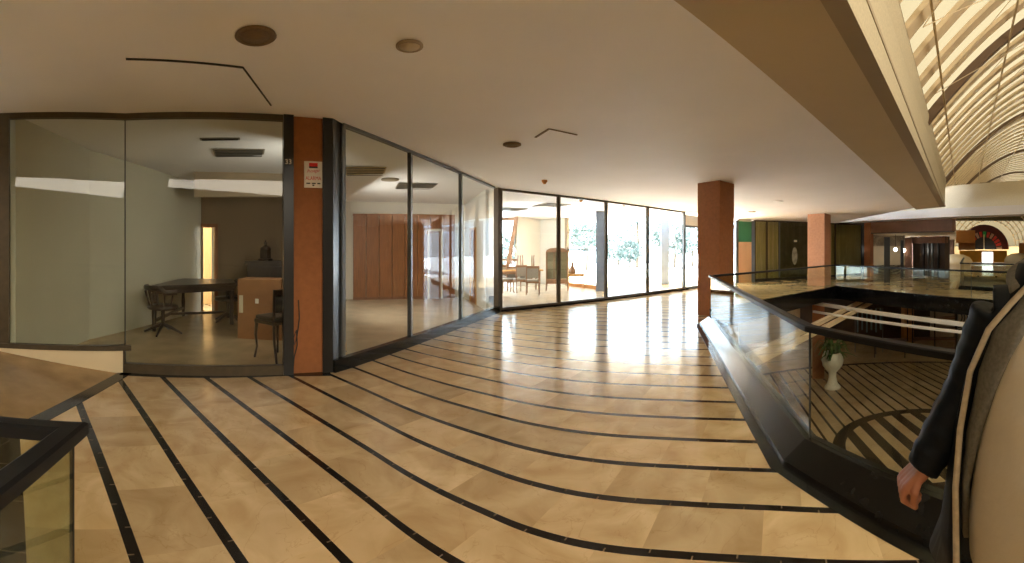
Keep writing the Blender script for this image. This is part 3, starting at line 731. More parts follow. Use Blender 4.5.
kk = [PD(913, 246, 25).xy, PD(945, 246, 22.5).xy]
MB().wall(kk[0], kk[1], .3, 0, 2.1, 1).build('wall', M['dbrown'], ck)
for f in (.35, .5, .62, .8):
    p = kk[0].lerp(kk[1], f); d = (kk[1] - kk[0]).normalized(); MB().wall(p, p + d * .12, .06, 0, 1.9, -1).build('frame_post', M['grey'] if f in (.5, .62) else M['blackm'], ck)
MB().wall(kk[0], kk[1], .4, 1.75, 2.1, 0).build('sign_band', M['brown'], ck)
cbn = PD(884, 246, 25)
o = thing('display_window', 'cream lit display window behind the thicker black post', 'window', (cbn.x, cbn.y, 0))
ka, kb = PD(868, 246, 25.5).xy, PD(905, 246, 25.5).xy
MB().wall(ka, kb, .2, 0, 2.15, 1).build('back_panel', M['cream'], o); MB().wall(ka, kb, .22, 1.6, 2.2, 1).build('upper_panel', M['taupe'], o)
MB().wall(ka, kb, .25, 0, .5, 1).build('base_panel', M['dbrown'], o)
for px, py in ((895.5, 249.5), (904, 250.5)):
    p = PD(px, py, 24.2); o = thing('spot_lamp', None, None, p, kind='x'); del o['kind']; MB().ball((0, 0, 0), .10, seg=12).build('bulb', M['glow'], o, local=True)
    MB().tube([(0, 0, .09), (0, 0, 2.235 - p.z)], .015, 6).build('cord', M['blackm'], o, local=True)
    tag(o, ('left' if px < 900 else 'right') + ' one of two bright spot lamps glowing in the corridor', 'lamp')
# second vault
AX = Vector((math.sin(1.085), math.cos(1.085))); AN = Vector((-AX.y, AX.x)); VC = 1.55; VR = 4.4
va = thing('barrel_vault', 'farther cream ribbed vault arching around the painted wheel', 'skylight', (*(AX * 26), VC))
def v2(D, a, r): p = AX * D + AN * (r * math.cos(a)); return Vector((p.x, p.y, VC + r * math.sin(a)))
NV = 24
MB().add([v2(D, PI * i / NV, VR) for D in (30, 46) for i in range(NV + 1)], [(i, i + 1, NV + 2 + i, NV + 1 + i) for i in range(NV)], True).build('vault_sheet', M['vault'], va)
for D in (30.5, 32.5, 34.5, 37, 40, 43):
    MB().tube([v2(D, PI * i / NV, VR - .1) for i in range(NV + 1)], .05, 5).build('rib', M['rib'], va)
for a in (.4, .8, 1.2, 1.6, 2.0, 2.4, 2.8):
    MB().tube([v2(30.1, a, VR - .08), v2(45, a, VR - .08)], .035, 5).build('purlin', M['rib'], va)
MB().add([v2(46, PI * i / NV, VR) for i in range(NV + 1)], [tuple(range(NV + 1))]).build('end_sheet', M['vault'], va)
for nm, a_, b_, z_ in (('roof_left', 4.4, 14, 2.6), ('roof_right', -4.4, -16, 2.6)):
    MB().prism([AX * 28 + AN * a_, AX * 48 + AN * a_, AX * 48 + AN * b_, AX * 20 + AN * b_], z_, z_ + .15).build('ceiling_' + nm, M['ceiling'], kind='structure')
MB().prism([sn(16.5, NE - VW + .2), sn(16.5, NE - VW - 10), sn(34, NE - VW - 10), sn(34, NE - VW + .2)], ZT, ZT + .2).build('ceiling_side', M['ceiling'], kind='structure')
MB().prism([sn(15.0, .8), sn(15.0, 10), sn(34, 10), sn(34, .8)], ZT, ZT + .2).build('ceiling_upper', M['ceiling'], kind='structure')
for r_ in (2.75, 3.15, 3.6, 4.05):
    MB().tube([v2(45.8, PI * i / NV, r_) for i in range(NV + 1)], .045, 5).build('end_arch', M['rib'], va)
for i in range(1, 14): MB().tube([v2(45.75, PI * i / 14, 2.6), v2(45.75, PI * i / 14, 4.35)], .03, 5).build('end_bar', M['rib'], va)
# painted wheel
WDT = 44.0
wc = PD(984, 249.5, WDT); ax3 = Vector((AN.x, AN.y, 0)) * -1
wh = thing('painted_wheel', 'dark red half wheel with red pockets and green top at the end of the vault', 'sign', wc)
def half(r0, r1, a0, a1, off, m, name, n=16):
    vs = []
    for dd in (0, .06):
        for i in range(n + 1):
            a = a0 + (a1 - a0) * i / n
            for r in (r0, r1):
                p = wc + ax3 * (r * math.cos(a)) + Vector((0, 0, r * math.sin(a))) - Vector((AX.x, AX.y, 0)) * (off + dd); vs.append(p)
    k = 2 * (n + 1); fs = []
    for i in range(n):
        a, b, c, d = 2 * i, 2 * i + 1, 2 * i + 3, 2 * i + 2
        fs += [(a, b, c, d), (k + a, k + d, k + c, k + b), (b, k + b, k + c, c), (a, d, k + d, k + a)]
    fs += [(0, k, k + 1, 1), (2 * n, 2 * n + 1, k + 2 * n + 1, k + 2 * n)]
    return MB().add(vs, fs).build(name, m, wh)
half(1.75, 2.5, 0, PI, 0, mat('dark red rim', (.10, .012, .008), .5, noise=(2, .3)), 'rim')
half(.01, 1.3, 0, PI, .02, M['blackp'], 'hub_disc')
reds = mat('wheel red', (.55, .04, .02), .5, noise=(2, .2)); blk = M['blackp']; grn = mat('wheel green', (.02, .35, .08), .5, noise=(2, .2))
for k in range(13):
    m_ = grn if k == 6 else (reds if k % 2 else mat('wheel cream', (.5, .3, .2), .6, noise=(2, .2)) if k % 4 == 0 else reds)
    half(1.25, 1.8, PI * k / 13, PI * (k + .72) / 13, .05, m_, 'number_pocket', 3)
    half(1.25, 1.8, PI * (k + .72) / 13, PI * (k + 1) / 13, .05, blk, 'pocket_divider', 1)
MB().bar(wc - Vector((AX.x, AX.y, 0)) * .15, wc + Vector((0, 0, 1.5)) - Vector((AX.x, AX.y, 0)) * .15, .06).build('pointer', M['cream'], wh)
def card(name, px0, px1, py0, py1, D, th, m, label, cat):
    c = PD((px0 + px1) / 2, py1, D); w_ = (px1 - px0) * D / FPX; h = (py1 - py0) * D / FPX
    o = MB().box((-w_ / 2, -th / 2, 0), (w_ / 2, th / 2, h)).build(name, m, bevel=.01); o.location = c; o.rotation_euler = (0, 0, -((px0 + px1) / 2 - 512) / FPX)
    return tag(o, label, cat)
yf = thing('arched_facade', 'yellow ochre facade with a bright arched doorway under the painted wheel', 'facade', PD(983, 286, 43))
for x0, x1, y0_, y1_ in ((959.5, 982, 250.5, 268), (993, 1007, 250.5, 268), (982, 993, 250.5, 252)):
    a, b = PD(x0, y1_, 43), PD(x1, y0_, 43); MB().wall(a.xy, b.xy, .3, a.z if y1_ < 260 else 0, b.z).build('wall', M['yellow'], yf)
half2 = [PD(982 + 11 * i / 8, 251.8 + 3.5 * (1 - math.sin(PI * i / 8)), 42.8) for i in range(9)]
a, b = PD(982, 266, 43.3), PD(993, 251.5, 43.3)
MB().wall(a.xy, b.xy, .05, 0, b.z).build('bright_opening', mat('daylit opening', (.85, .95, 1), .5, emit=1.6), yf)
ob = PD(987, 256, 43.1)
card('facade_box', 956, 975, 230.5, 243, 40, 1.5, M['orange'], 'orange brown upper box left of the painted wheel', 'panel')
card('facade_box', 958.5, 975, 243, 250, 41, 1.2, mat('tan panel', (.40, .19, .07), .7, noise=(2, .1)), 'darker tan lower box under the orange box', 'panel')
card('facade_box', 1019, 1040, 243, 256, 40, 1.5, M['orange'], 'orange box right of the painted wheel', 'panel')
def dome(px0, px1, py, h_, D, label):
    c = PD((px0 + px1) / 2, py, D); w_ = (px1 - px0) * D / FPX / 2; hh = h_ * D / FPX
    o = MB().lathe([(w_ * .9, -c.z), (w_ * .9, -.01), (w_, 0), (w_ * .97, hh * .3), (w_ * .8, hh * .68), (w_ * .45, hh * .93), (.02, hh)], 20).build('canopy', M['cream']); o.location = c; tag(o, label, 'canopy')
dome(938, 973, 264, 10, 30, 'rounded cream canopy left of the yellow facade'); dome(1004, 1032, 262, 9, 36, 'rounded pale canopy right of the yellow facade')
MB().prism([(20, 8), (50, 12), (50, 40), (28, 30)], -.2, -.02).build('floor_far', mat('far beige floor', (.5, .38, .22), .3, noise=(1, .1)), kind='structure')
fwl = AX * 47
MB().wall(fwl - AN * 16, fwl + AN * 16, .2, 0, 1.6).build('wall_end', M['cream'], kind='structure')
for sgn in (-1, 1):
    MB().wall(AX * 30 + AN * sgn * 4.5, AX * 47 + AN * sgn * 4.5, .1, 0, VC + .1).build('wall_vault_%s' % ('left' if sgn > 0 else 'right'), M['cream'], kind='structure')

# ------------------------------------------------------------------ ceiling fittings
def cdisc(px, py, r, prof, m, name, label, cat, extra=None):
    p = PC(px, py); t = thing(name, label, cat, p); MB().lathe(prof, 28).build('trim_ring', m, t, local=True)
    if extra: MB().lathe(extra[0], 24).build(extra[1], extra[2], t, local=True)
    return t
cdisc(255.6, 35, .16, [(.11, -.005), (.165, -.002), (.17, -.012), (.15, -.025), (.125, -.022), (.11, -.015)], M['speaker'], 'ceiling_speaker', 'brown round ceiling speaker, largest disc near the cracked hatch', 'speaker', ([(.125, -.004), (.125, -.018), (.02, -.024)], 'grille', M['speaker']))
cdisc(409.5, 45.5, .11, [(.09, .0), (.115, 0), (.115, -.012), (.095, -.02), (.088, -.01)], M['ledge'], 'round_downlight', 'round cream downlight between the brown speaker and the beam', 'light', ([(.09, -.002), (.088, -.012), (.02, -.016)], 'lens', M['lens']))
cdisc(512, 144, .11, [(.08, 0), (.14, 0), (.14, -.02), (.1, -.035), (.07, -.02)], M['speaker'], 'round_downlight', 'brown recessed downlight left of the small diamond hatch', 'light', ([(.08, -.002), (.07, -.01), (.02, -.012)], 'lens', M['ledge']))
cdisc(544.5, 180, .05, [(.06, 0), (.065, -.03), (.03, -.08), (.02, -.09)], M['orange'], 'smoke_detector', 'small brown cone detector above the bright shopfront', 'detector')
for px, py, lab in ((581, 199.5, 'left one of the small orange detectors over the bright shop panes'), (624, 204.5, 'right one of the small orange detectors over the bright shop panes')):
    cdisc(px, py, .04, [(.05, 0), (.055, -.03), (.02, -.07)], M['orange'], 'smoke_detector', lab, 'detector')
cdisc(752, 211.5, .1, [(.10, 0), (.14, 0), (.14, -.02), (.1, -.02)], M['ledge'], 'round_downlight', 'pale round downlight right of the near terracotta pillar', 'light', ([(.10, -.002), (.02, -.012)], 'lens', M['lens']))
cdisc(778, 201, .1, [(.10, 0), (.14, 0), (.14, -.02), (.1, -.02)], M['ceiling'], 'round_downlight', 'faint white downlight between the two pillars', 'light', ([(.10, -.002), (.02, -.012)], 'lens', M['whitep']))
p = PD(891, 218.5, 19.5)
def outline(pts, name, label, wgap=.015, m=None, plate=None):
    c = sum(pts, Vector()) / len(pts); t = thing(name, label, 'hatch', c)
    MB().add([q_ - Vector((0, 0, .006)) for q_ in pts] + [q_ + Vector((0, 0, .002)) for q_ in pts], [(0, 1, 2, 3), (7, 6, 5, 4), (0, 4, 5, 1), (1, 5, 6, 2), (2, 6, 7, 3), (3, 7, 4, 0)]).build('hatch_plate', plate or M['ceiling'], t)
    return t, pts
hp = [PC(126, 58.5), PC(243, 67), PC(271, 105), PC(172, 101)]
t, _ = outline(hp, 'access_hatch', 'ceiling access hatch with dark open gaps above the showroom glass')
MB().bar(hp[0] - Vector((0, 0, .006)), hp[1] - Vector((0, 0, .006)), .022, .012).build('gap', M['blackp'], t)
MB().bar(hp[1] - Vector((0, 0, .006)), hp[2] - Vector((0, 0, .006)), .014, .012).build('gap', M['blackp'], t)
hp = [PC(535.5, 137), PC(549, 128.5), PC(577, 134.5), PC(562, 141)]
t, _ = outline(hp, 'access_hatch', 'small diamond shaped ceiling hatch beside the brown downlight')
MB().bar(hp[0] - Vector((0, 0, .006)), hp[1] - Vector((0, 0, .006)), .03, .012).build('gap', M['speaker'], t)
MB().bar(hp[1] - Vector((0, 0, .006)), hp[2] - Vector((0, 0, .006)), .02, .012).build('gap', M['speaker'], t)

# ------------------------------------------------------------------ shop 33 interior
sB = Vector((-7.0, 8.2)); sC = Vector((-4.2, 10.2)); s14 = onl(14, W0, WA) + Vector((-.06, .05)); sM = Vector((-6.15, 4.3))
mb = MB().wall(s14, sM, .1, 0, cz, 1); mb.wall(sM, sB, .1, 0, cz, 1); mb.build('wall_showroom_left', M['white1'], kind='structure')
da, db = onl(203, sB, sC), onl(216, sB, sC)
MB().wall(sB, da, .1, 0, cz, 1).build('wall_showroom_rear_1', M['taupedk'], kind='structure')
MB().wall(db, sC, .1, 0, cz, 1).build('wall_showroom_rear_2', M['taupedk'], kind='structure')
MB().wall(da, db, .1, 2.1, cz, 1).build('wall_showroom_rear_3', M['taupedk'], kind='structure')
dd_ = (sC - sB).normalized(); dn = Vector((dd_.y, -dd_.x))
dt = thing('door_2', None, None, (*((da + db) / 2), 0), kind='structure')
MB().wall(da - dn * 1.3 - dd_ * 1.2, db - dn * 1.3 + dd_ * 1.2, .05, 0, 2.6, 1).build('wood_lining', M['doorglow'], dt)
pl_ = bpy.data.lights.new('doorway_fill', 'POINT'); pl_.energy = 22; pl_.color = (1, .8, .55); pl_.shadow_soft_size = .1; plo = bpy.data.objects.new('doorway_fill', pl_); link(plo); plo.location = (*((da + db) / 2 - dn * .5), 2.45)  # added point fill hidden behind the lintel, makes the doorway lining glow
MB().wall(db - dd_ * .04, db + dd_ * .05, .14, 0, 2.14).build('jamb', M['wood'], dt); MB().wall(da - dd_ * .05, db + dd_ * .05, .14, 2.05, 2.14).build('head', M['wood'], dt)
MB().wall(db - dd_ * .10, db - dd_ * .05, .05, 0, 2.05, -1).build('edge_strip', M['whitep'], dt)
# lower bulkhead across the back
ra, rb = sB + dn * 1.6, sC + dn * 1.6 - dd_ * .5
MB().wall(ra, rb, .1, 2.62, cz).build('trim_12', M['taupe'], kind='structure')
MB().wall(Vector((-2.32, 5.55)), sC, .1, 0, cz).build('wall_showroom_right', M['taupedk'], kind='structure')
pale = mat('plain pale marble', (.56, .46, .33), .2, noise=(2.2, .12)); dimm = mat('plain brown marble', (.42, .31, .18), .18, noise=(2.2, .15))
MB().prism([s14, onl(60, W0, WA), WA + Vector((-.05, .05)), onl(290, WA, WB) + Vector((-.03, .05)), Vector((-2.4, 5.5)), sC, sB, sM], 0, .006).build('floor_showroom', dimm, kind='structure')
MB().prism([Vector((-2.15, 5.5)), WC + Vector((-.15, .02)), P(505, 282).xy, Vector((-5.5, 13.2)), sC + Vector((.1, 0))], 0, .006).build('floor_pale_shop', pale, kind='structure')
MB().prism([WC + Vector((.05, .1)), onl(604, WC, WD) + Vector((-.1, .1)), P(604, 288).xy, P(560, 283).xy, P(500, 282).xy, P(470, 284).xy], 0, .006).build('floor_bright_shop', pale, kind='structure')
def area(loc, rot, sz, e, col, name):
    l = bpy.data.lights.new(name, 'AREA'); l.size = sz; l.energy = e; l.color = col; o = bpy.data.objects.new(name, l); o.location = loc; o.rotation_euler = rot; link(o); return o
# ceiling vents
def vent(px, py, w_, l_, rz, label, m=None):
    p = PC(px, py); t = thing('ceiling_vent', label, 'vent', p, rz)
    MB().box((-l_ / 2, -w_ / 2, -.012), (l_ / 2, w_ / 2, 0)).build('frame', m or M['vent'], t, local=True)
    sl = MB(); n = 5
    for k in range(n): y = -w_ / 2 + .04 + (w_ - .08) * k / (n - 1); sl.box((-l_ / 2 + .03, y - .012, -.024), (l_ / 2 - .03, y + .012, -.012))
    sl.build('slats', M['blackp'], t, local=True)
vent(239, 152.5, .55, .85, .6, 'square grey vent grille in the dim showroom ceiling')
vent(220, 138.5, .12, .6, .6, 'narrow slot vent in front of the square grille')
vent(365, 171, .9, .8, .35, 'gold toned vent left of the round diffuser in the pale shop', mat('gilt vent', (.45, .34, .14), .4, noise=(30, .4)))
vent(415.5, 186, .9, .9, .35, 'farther vent right of the round diffuser in the pale shop')
vent(551, 205, 1.1, .9, .4, 'dark square vent in the bright shop ceiling')
vent(510, 209.5, 1.0, .9, .4, 'vent at the left of the bright shop ceiling')
cdisc(390, 179, .1, [(.05, 0), (.2, 0), (.19, -.03), (.06, -.05)], M['ledge'], 'round_diffuser', 'round ceiling diffuser between two vents of the pale shop', 'vent')

# furniture: big dark table
tz = .86
tc_ = [PD(147, 246, 8.1).xy, PD(236, 246, 8.9).xy, PD(232, 246, 9.9).xy, PD(181, 246, 10.1).xy]
tp = thing('dark_table', 'large dark wooden dining table in the dim showroom', 'table', (*(sum(tc_, Vector((0, 0))) / 4), 0))
cc = sum(tc_, Vector((0, 0))) / 4
MB().prism(tc_, tz - .05, tz).build('tabletop', M['wooddk'], tp, bevel=.01); MB().prism([c.lerp(cc, .08) for c in tc_], tz - .16, tz - .05).build('apron', M['wooddk'], tp)
for c in tc_:
    q_ = c.lerp(cc, .12); MB().lathe([(.03, 0), (.045, .03), (.035, .1), (.05, .35), (.035, .5), (.055, .6), (.055, tz - .16)], 12, (q_.x, q_.y, 0)).build('leg', M['wooddk'], tp)
q1, q2 = [tc_[0].lerp(cc, .12), tc_[3].lerp(cc, .12)], [tc_[1].lerp(cc, .12), tc_[2].lerp(cc, .12)]
m1, m2 = (q1[0] + q1[1]) / 2, (q2[0] + q2[1]) / 2
MB().bar((m1.x, m1.y, .2), (m2.x, m2.y, .2), .05).build('stretcher', M['wooddk'], tp)
for qq in (q1, q2): MB().bar((*qq[0], .2), (*qq[1], .2), .05).build('stretcher', M['wooddk'], tp)
# swivel armchair with slatted curved back
def captain(loc, rz, label):
    t = thing('swivel_armchair', label, 'chair', loc, rz)
    MB().lathe([(.02, .46), (.27, .46), (.29, .49), (.27, .53), (.02, .54)], 20).build('seat', M['wooddk'], t, local=True)
    arc = [(.33 * math.cos(a), .33 * math.sin(a), .86 if abs(a - PI / 2) < 1.2 else .78) for a in [PI / 2 + (i - 8) * .24 for i in range(17)]]
    MB().tube(arc, [(.028, .045)] * 17, 8).build('back_rail', M['wooddk'], t, local=True)
    for i in range(1, 16, 2):
        a = PI / 2 + (i - 8) * .24; MB().tube([(.25 * math.cos(a), .25 * math.sin(a), .52), (.33 * math.cos(a), .33 * math.sin(a), .80)], [.014, .018], 6).build('spindle', M['wooddk'], t, local=True)
    MB().tube([(0, 0, .14), (0, 0, .47)], .035, 10).build('column', M['wooddk'], t, local=True)
    for k in range(4):
        a = PI / 4 + k * PI / 2; MB().tube([(0, 0, .18), (.15 * math.cos(a), .15 * math.sin(a), .13), (.36 * math.cos(a), .36 * math.sin(a), .03)], [.035, .03, .018], 8).build('foot', M['wooddk'], t, local=True)
    return t
c1 = captain(P(163, 334), PI * .9, 'dark swivel armchair with spindle back, nearest at the left end of the big table')
captain(P(228, 322), -.9, 'dark spindle back armchair at the right end of the big table')
# cabinet with lantern clock
ca, cb_ = PD(247, 246, 9.3).xy, PD(290, 246, 9.3).xy
cd_ = (cb_ - ca).normalized(); cm = (ca + cb_) / 2
cab = thing('dark_cabinet', 'carved dark wooden cabinet behind the cardboard box', 'cabinet', (*cm, 0))
MB().wall(ca, cb_, .45, 0, 1.22, 1).build('body', M['wooddk'], cab); MB().wall(ca - cd_ * .05, cb_ + cd_ * .05, .52, 1.22, 1.28, 1).build('top_board', M['wooddk'], cab)
for f0, f1 in ((.04, .48), (.52, .96)):
    a, b = ca.lerp(cb_, f0), ca.lerp(cb_, f1); dpt = MB().wall(a, b, .03, .1, .82, -1).build('door', M['wooddk'], cab)
    MB().wall(a, b, .03, .88, 1.16, -1).build('drawer', M['wooddk'], cab)
    k_ = a.lerp(b, .9) - Vector((-cd_.y, cd_.x)) * .04; kn = MB().ball((k_.x, k_.y, .5), .02, seg=8).build('knob', M['woodlt'], dpt)
lc_ = PD(265.5, 246, 9.45)
ln = thing('mantel_clock', 'dark ornate lantern shaped clock on top of the cabinet', 'clock', (lc_.x, lc_.y, 1.28), 0)
MB().box((-.13, -.1, 0), (.13, .1, .05)).build('base', M['wooddk'], ln, bevel=.01, local=True); MB().box((-.09, -.08, .05), (.09, .08, .25)).build('case', M['wooddk'], ln, bevel=.01, local=True)
MB().lathe([(.12, .25), (.12, .27), (.07, .31), (.03, .33), (.03, .36), (.045, .38), (.02, .41), (.008, .45)], 14).build('dome', M['wooddk'], ln, local=True)
# cardboard box
bxp = P(237, 339.5); bA, bB = P(237.5, 338.5).xy, PD(281, 246, 7.4).xy
cbx = thing('cardboard_box', 'large brown cardboard box standing in front of the dark cabinet', 'box', (*((bA + bB) / 2), 0))
MB().wall(bA, bB, .5, 0, 1.03, 1).build('carton', M['card'], cbx, bevel=.006)
d = (bB - bA).normalized(); tp_ = bA + d * .40
MB().wall(tp_ - d * .05 - d * .32, tp_ + d * .0 - d * .30, .004, .45, .75, -1).build('tape_strip', M['tape'], cbx)
MB().wall(bA + d * .32, bA + d * .38, .004, .62, .70, -1).build('label', M['whitep'], cbx)
# upholstered chair by the black post
def dining(loc, rz, label, seatm, wood, sh=.48, cane=False, bh_=.95):
    t = thing('dining_chair', label, 'chair', loc, rz)
    MB().box((-.23, -.22, sh - .05), (.23, .22, sh)).build('seat_frame', wood, t, bevel=.01, local=True)
    MB().box((-.22, -.21, sh), (.22, .21, sh + .06)).build('seat', seatm, t, bevel=.025, local=True)
    for x in (-.2, .2):
        MB().tube([(x, -.19, sh - .04), (x * 1.03, -.21, sh * .6), (x * .98, -.19, sh * .3), (x * 1.08, -.22, 0)], [.026, .022, .016, .018], 8).build('leg', wood, t, local=True)
        MB().tube([(x, .20, bh_), (x, .19, sh), (x, .20, .3), (x * 1.05, .26, 0)], [.018, .022, .02, .016], 8).build('leg', wood, t, local=True)
    MB().box((-.2, .185, bh_ - .08), (.2, .215, bh_)).build('top_rail', wood, t, bevel=.01, local=True)
    MB().box((-.19, .19, sh + .12), (.19, .21, bh_ - .08)).build('backrest', seatm, t, bevel=.008, local=True)
    return t
dining(P(276, 358), -1.9, 'dark leather seated chair with curved legs beside the black post', M['leather'], M['wooddk'], .56, bh_=1.0)

# ------------------------------------------------------------------ pale shop interior (wall 2)
wA = P(353, 300).xy; wB_ = P(455, 298).xy
wd = (wB_ - wA).normalized()
wl0 = wA - wd * 0
pw = thing('wood_wall_panelling', 'tall reddish wood cupboard panelling at the back of the pale shop', 'panelling', (*((wA + wB_) / 2), 0))
ztop = 2.5
npan = 8
for k in range(npan):
    a = wA.lerp(wB_, k / npan); b = wA.lerp(wB_, (k + 1) / npan)
    MB().wall(a + wd * .008, b - wd * .008, .06, .08, ztop, 1).build('panel', M['wood'], pw)
MB().wall(wA, wB_, .04, 0, .08, 1).build('plinth', M['brown'], pw); MB().wall(wA, wB_, .09, ztop, ztop + .06, 1).build('cornice', M['wood'], pw)
wn = Vector((-wd.y, wd.x))
MB().wall(wA - wd * .3 + wn * .1, wB_ + wd * 1.5 + wn * .1, .1, 0, cz, 1).build('wall_pale_shop_rear', M['white'], kind='structure')
MB().wall(Vector((-3.05, 7.0)) if False else sC + Vector((.12, 0)), wA - wd * .3 + wn * .1, .1, 0, cz, 1).build('wall_pale_shop_left', M['white'], kind='structure')
pS = P(455, 298).xy
# partition with doorway between the pale and the bright shop
qa, qb = pS + wd * .35, WC + Vector((-.25, .2))
MB().wall(qa, qa.lerp(qb, .30), .08, 0, cz).build('wall_partition_1', M['white'], kind='structure')
MB().wall(qa.lerp(qb, .62), qb, .08, 0, cz).build('wall_partition_2', M['white'], kind='structure')
MB().wall(qa.lerp(qb, .30), qa.lerp(qb, .62), .08, 2.1, cz).build('wall_partition_3', M['white'], kind='structure')
d3 = thing('door_3', None, None, (*qa.lerp(qb, .46), 0), kind='structure'); e_ = (qb - qa).normalized()
x0, x1 = qa.lerp(qb, .30), qa.lerp(qb, .62)
MB().wall(x0, x1, .04, 0, 2.05).build('door_leaf', M['wood'], d3)
for a in (x0, x1 - e_ * .06): MB().wall(a, a + e_ * .06, .12, 0, 2.1).build('jamb', M['woodlt'], d3)
MB().wall(x0, x1, .12, 2.05, 2.11).build('head', M['woodlt'], d3)
hx = x0.lerp(x1, .15); hd = MB().ball((hx.x + .04, hx.y - .03, 1.0), .03, seg=8).build('door_handle', M['grey'], d3)
# door frame set in the panelling
fa, fb = onl(428, wA, wB_), onl(441, wA, wB_)
dfr = thing('door_4', None, None, (*((fa + fb) / 2), 0), kind='structure')
off = -wn * .05
MB().wall(fa + off, fb + off, .04, 0, 2.05).build('door_leaf', M['brown'], dfr)
for a in (fa, fb): MB().wall(a + off - wd * .03, a + off + wd * .03, .07, 0, 2.12).build('jamb', M['whitep'], dfr)
MB().wall(fa + off, fb + off, .07, 2.05, 2.12).build('head', M['whitep'], dfr)

# ------------------------------------------------------------------ bright shop interior (wall 3)
b1 = P(517, 287).xy; b2 = P(540.5, 284.5).xy; b3 = P(566, 285.5).xy; b4 = P(598, 289.5).xy
b0 = qa + Vector((.15, .1))
MB().wall(b1, b2, .12, 0, cz, 1).build('wall_bright_shop_rear_1', M['white'], kind='structure')
MB().wall(b2, b3, .12, 0, cz, 1).build('wall_bright_shop_rear_2', M['white'], kind='structure')
bl = P(480, 286).xy
dsl = (b1 - bl).normalized()
# window with raking post at the left
w7 = thing('window_50', None, None, (*((bl + b1) / 2), 0), kind='structure')
MB().wall(bl, b1, .1, 0, .5, 1).build('apron', M['white'], w7); MB().wall(bl, b1, .1, 2.72, cz, 1).build('lintel', M['white'], w7)
for z in (1.0, .5): MB().wall(bl, b1, .08, z, z + .10, 1).build('transom', M['chairwood'], w7)
MB().wall(bl, b1, .012, .6, 2.72, 1).build('pane', M['g'], w7)
MB().bar((*b1, 2.85), (*(b1 - dsl * .45), .35), .16, .25).build('raking_post', M['chairwood'], w7)
MB().wall(bl, b1, .1, 2.6, 2.72, 1).build('head_rail', M['chairwood'], w7)
# picture window
w8 = thing('window_51', None, None, (*((b3 + b4) / 2), 0), kind='structure')
MB().wall(b3, b4, .012, .12, 2.72, 1).build('pane', M['g'], w8); MB().wall(b3, b4, .10, 0, .14, 0).build('sill', M['orange'], w8)
MB().wall(b3, b4, .06, 1.42, 1.48, 0).build('transom', M['grey'], w8); MB().wall(b3, b4, .10, 2.72, cz, 0).build('lintel', M['white'], w8)
MB().wall(b3, b3 + (b4 - b3).normalized() * .15, .12, 0, cz, 0).build('jamb', M['taupe'], w8)
# grey blue pillar
p0, p1 = P(597, 291).xy, P(604.5, 291.5).xy
gp = (p0 + p1) / 2
o = MB().box((-.15, -.15, 0), (.15, .15, cz(gp.x, gp.y) - .002)).build('grey_pillar', M['outcol'], bevel=.008); o.location = (gp.x, gp.y + .1, 0); o.rotation_euler = (0, 0, -.2); tag(o, 'blue grey column at the right end of the bright shop', 'pillar')
# furniture
ttb = thing('long_table', 'long wooden table carrying upturned chairs in the bright shop', 'table', (*P(515, 291).xy, 0), .18)
MB().box((-1.1, -.35, .72), (.95, .35, .77)).build('tabletop', M['woodlt'], ttb, bevel=.006, local=True); MB().box((-1.0, -.3, .62), (.85, .3, .72)).build('apron', M['chairwood'], ttb, local=True)
for x in (-.98, .83):
    for y in (-.28, .28): MB().tube([(x, y, 0), (x, y, .72)], [.02, .035], 8).build('leg', M['chairwood'], ttb, local=True)
cA = dining(P(533, 294.5), PI - .1, 'cane backed wooden armchair standing nearest the glass of the bright shop', M['fabric'], M['chairwood'], .44)
for i, (px, py, rz, lab) in enumerate(((505.5, 292.5, .5, 'tan backed chair at the left end of the long table, near the corner post'), (518.5, 292.4, PI + .5, 'dark seated chair in the middle before the long table'), (500, 290, 2.0, 'chair half hidden behind the corner post in the bright shop'))):
    dup(cA, P(px, py), rz, lab)
# upturned chairs on the table
m0 = Matrix.Rotation(.18, 4, 'Z')
for i, (dx, rz) in enumerate(((-.8, .1), (-.2, .5), (.45, -.2))):
    lab = ('leftmost', 'middle', 'rightmost')[i] + ' of the three upturned chairs on the long table'
    c = dup(cA, ttb.location + m0 @ Vector((dx, .02, .77 + .50)), 0, lab, None); c.rotation_euler = (PI, 0, rz)
# vitrine
vt = P(557, 290.5); vi = thing('display_cabinet', 'tall rounded glass display cabinet with wooden frame in the bright shop', 'cabinet', vt, -.12)
for x in (-.37, .37):
    for y in (-.18, .18):
        MB().tube([(x * 1.05, y * 1.1, 0), (x, y, .28)], [.018, .03], 8).build('leg', M['chairwood'], vi, local=True); MB().box((x - .022, y - .022, .28), (x + .022, y + .022, 1.38)).build('corner_post', M['chairwood'], vi, local=True)
MB().box((-.38, -.2, .26), (.38, .2, .42)).build('base', M['chairwood'], vi, bevel=.01, local=True)
tpv = [(-.40, 1.38), (-.36, 1.46), (-.24, 1.52), (0, 1.54), (.24, 1.52), (.36, 1.46), (.40, 1.38)]
vs = [(x, y, z) for y in (-.21, .21) for x, z in tpv]; MB().add(vs, [tuple(range(7)), tuple(range(7, 14))[::-1]] + [(i, i + 7, (i + 1) % 7 + 7, (i + 1) % 7) for i in range(7)]).build('arched_top', M['chairwood'], vi, local=True)
MB().box((-.35, -.195, .42), (-.09, -.185, 1.38)).build('side_pane', M['gcab'], vi, local=True); MB().box((.09, -.195, .42), (.35, -.185, 1.38)).build('side_pane', M['gcab'], vi, local=True)
dv = MB().box((-.09, -.20, .42), (.09, -.19, 1.38)).build('door', M['gcab'], vi, local=True)
for x in (-.1, .1): MB().box((x - .012, -.205, .42), (x + .012, -.18, 1.38)).build('door_stile', M['chairwood'], vi, local=True)
MB().box((-.36, .17, .42), (.36, .19, 1.38)).build('back_panel', M['taupe'], vi, local=True)
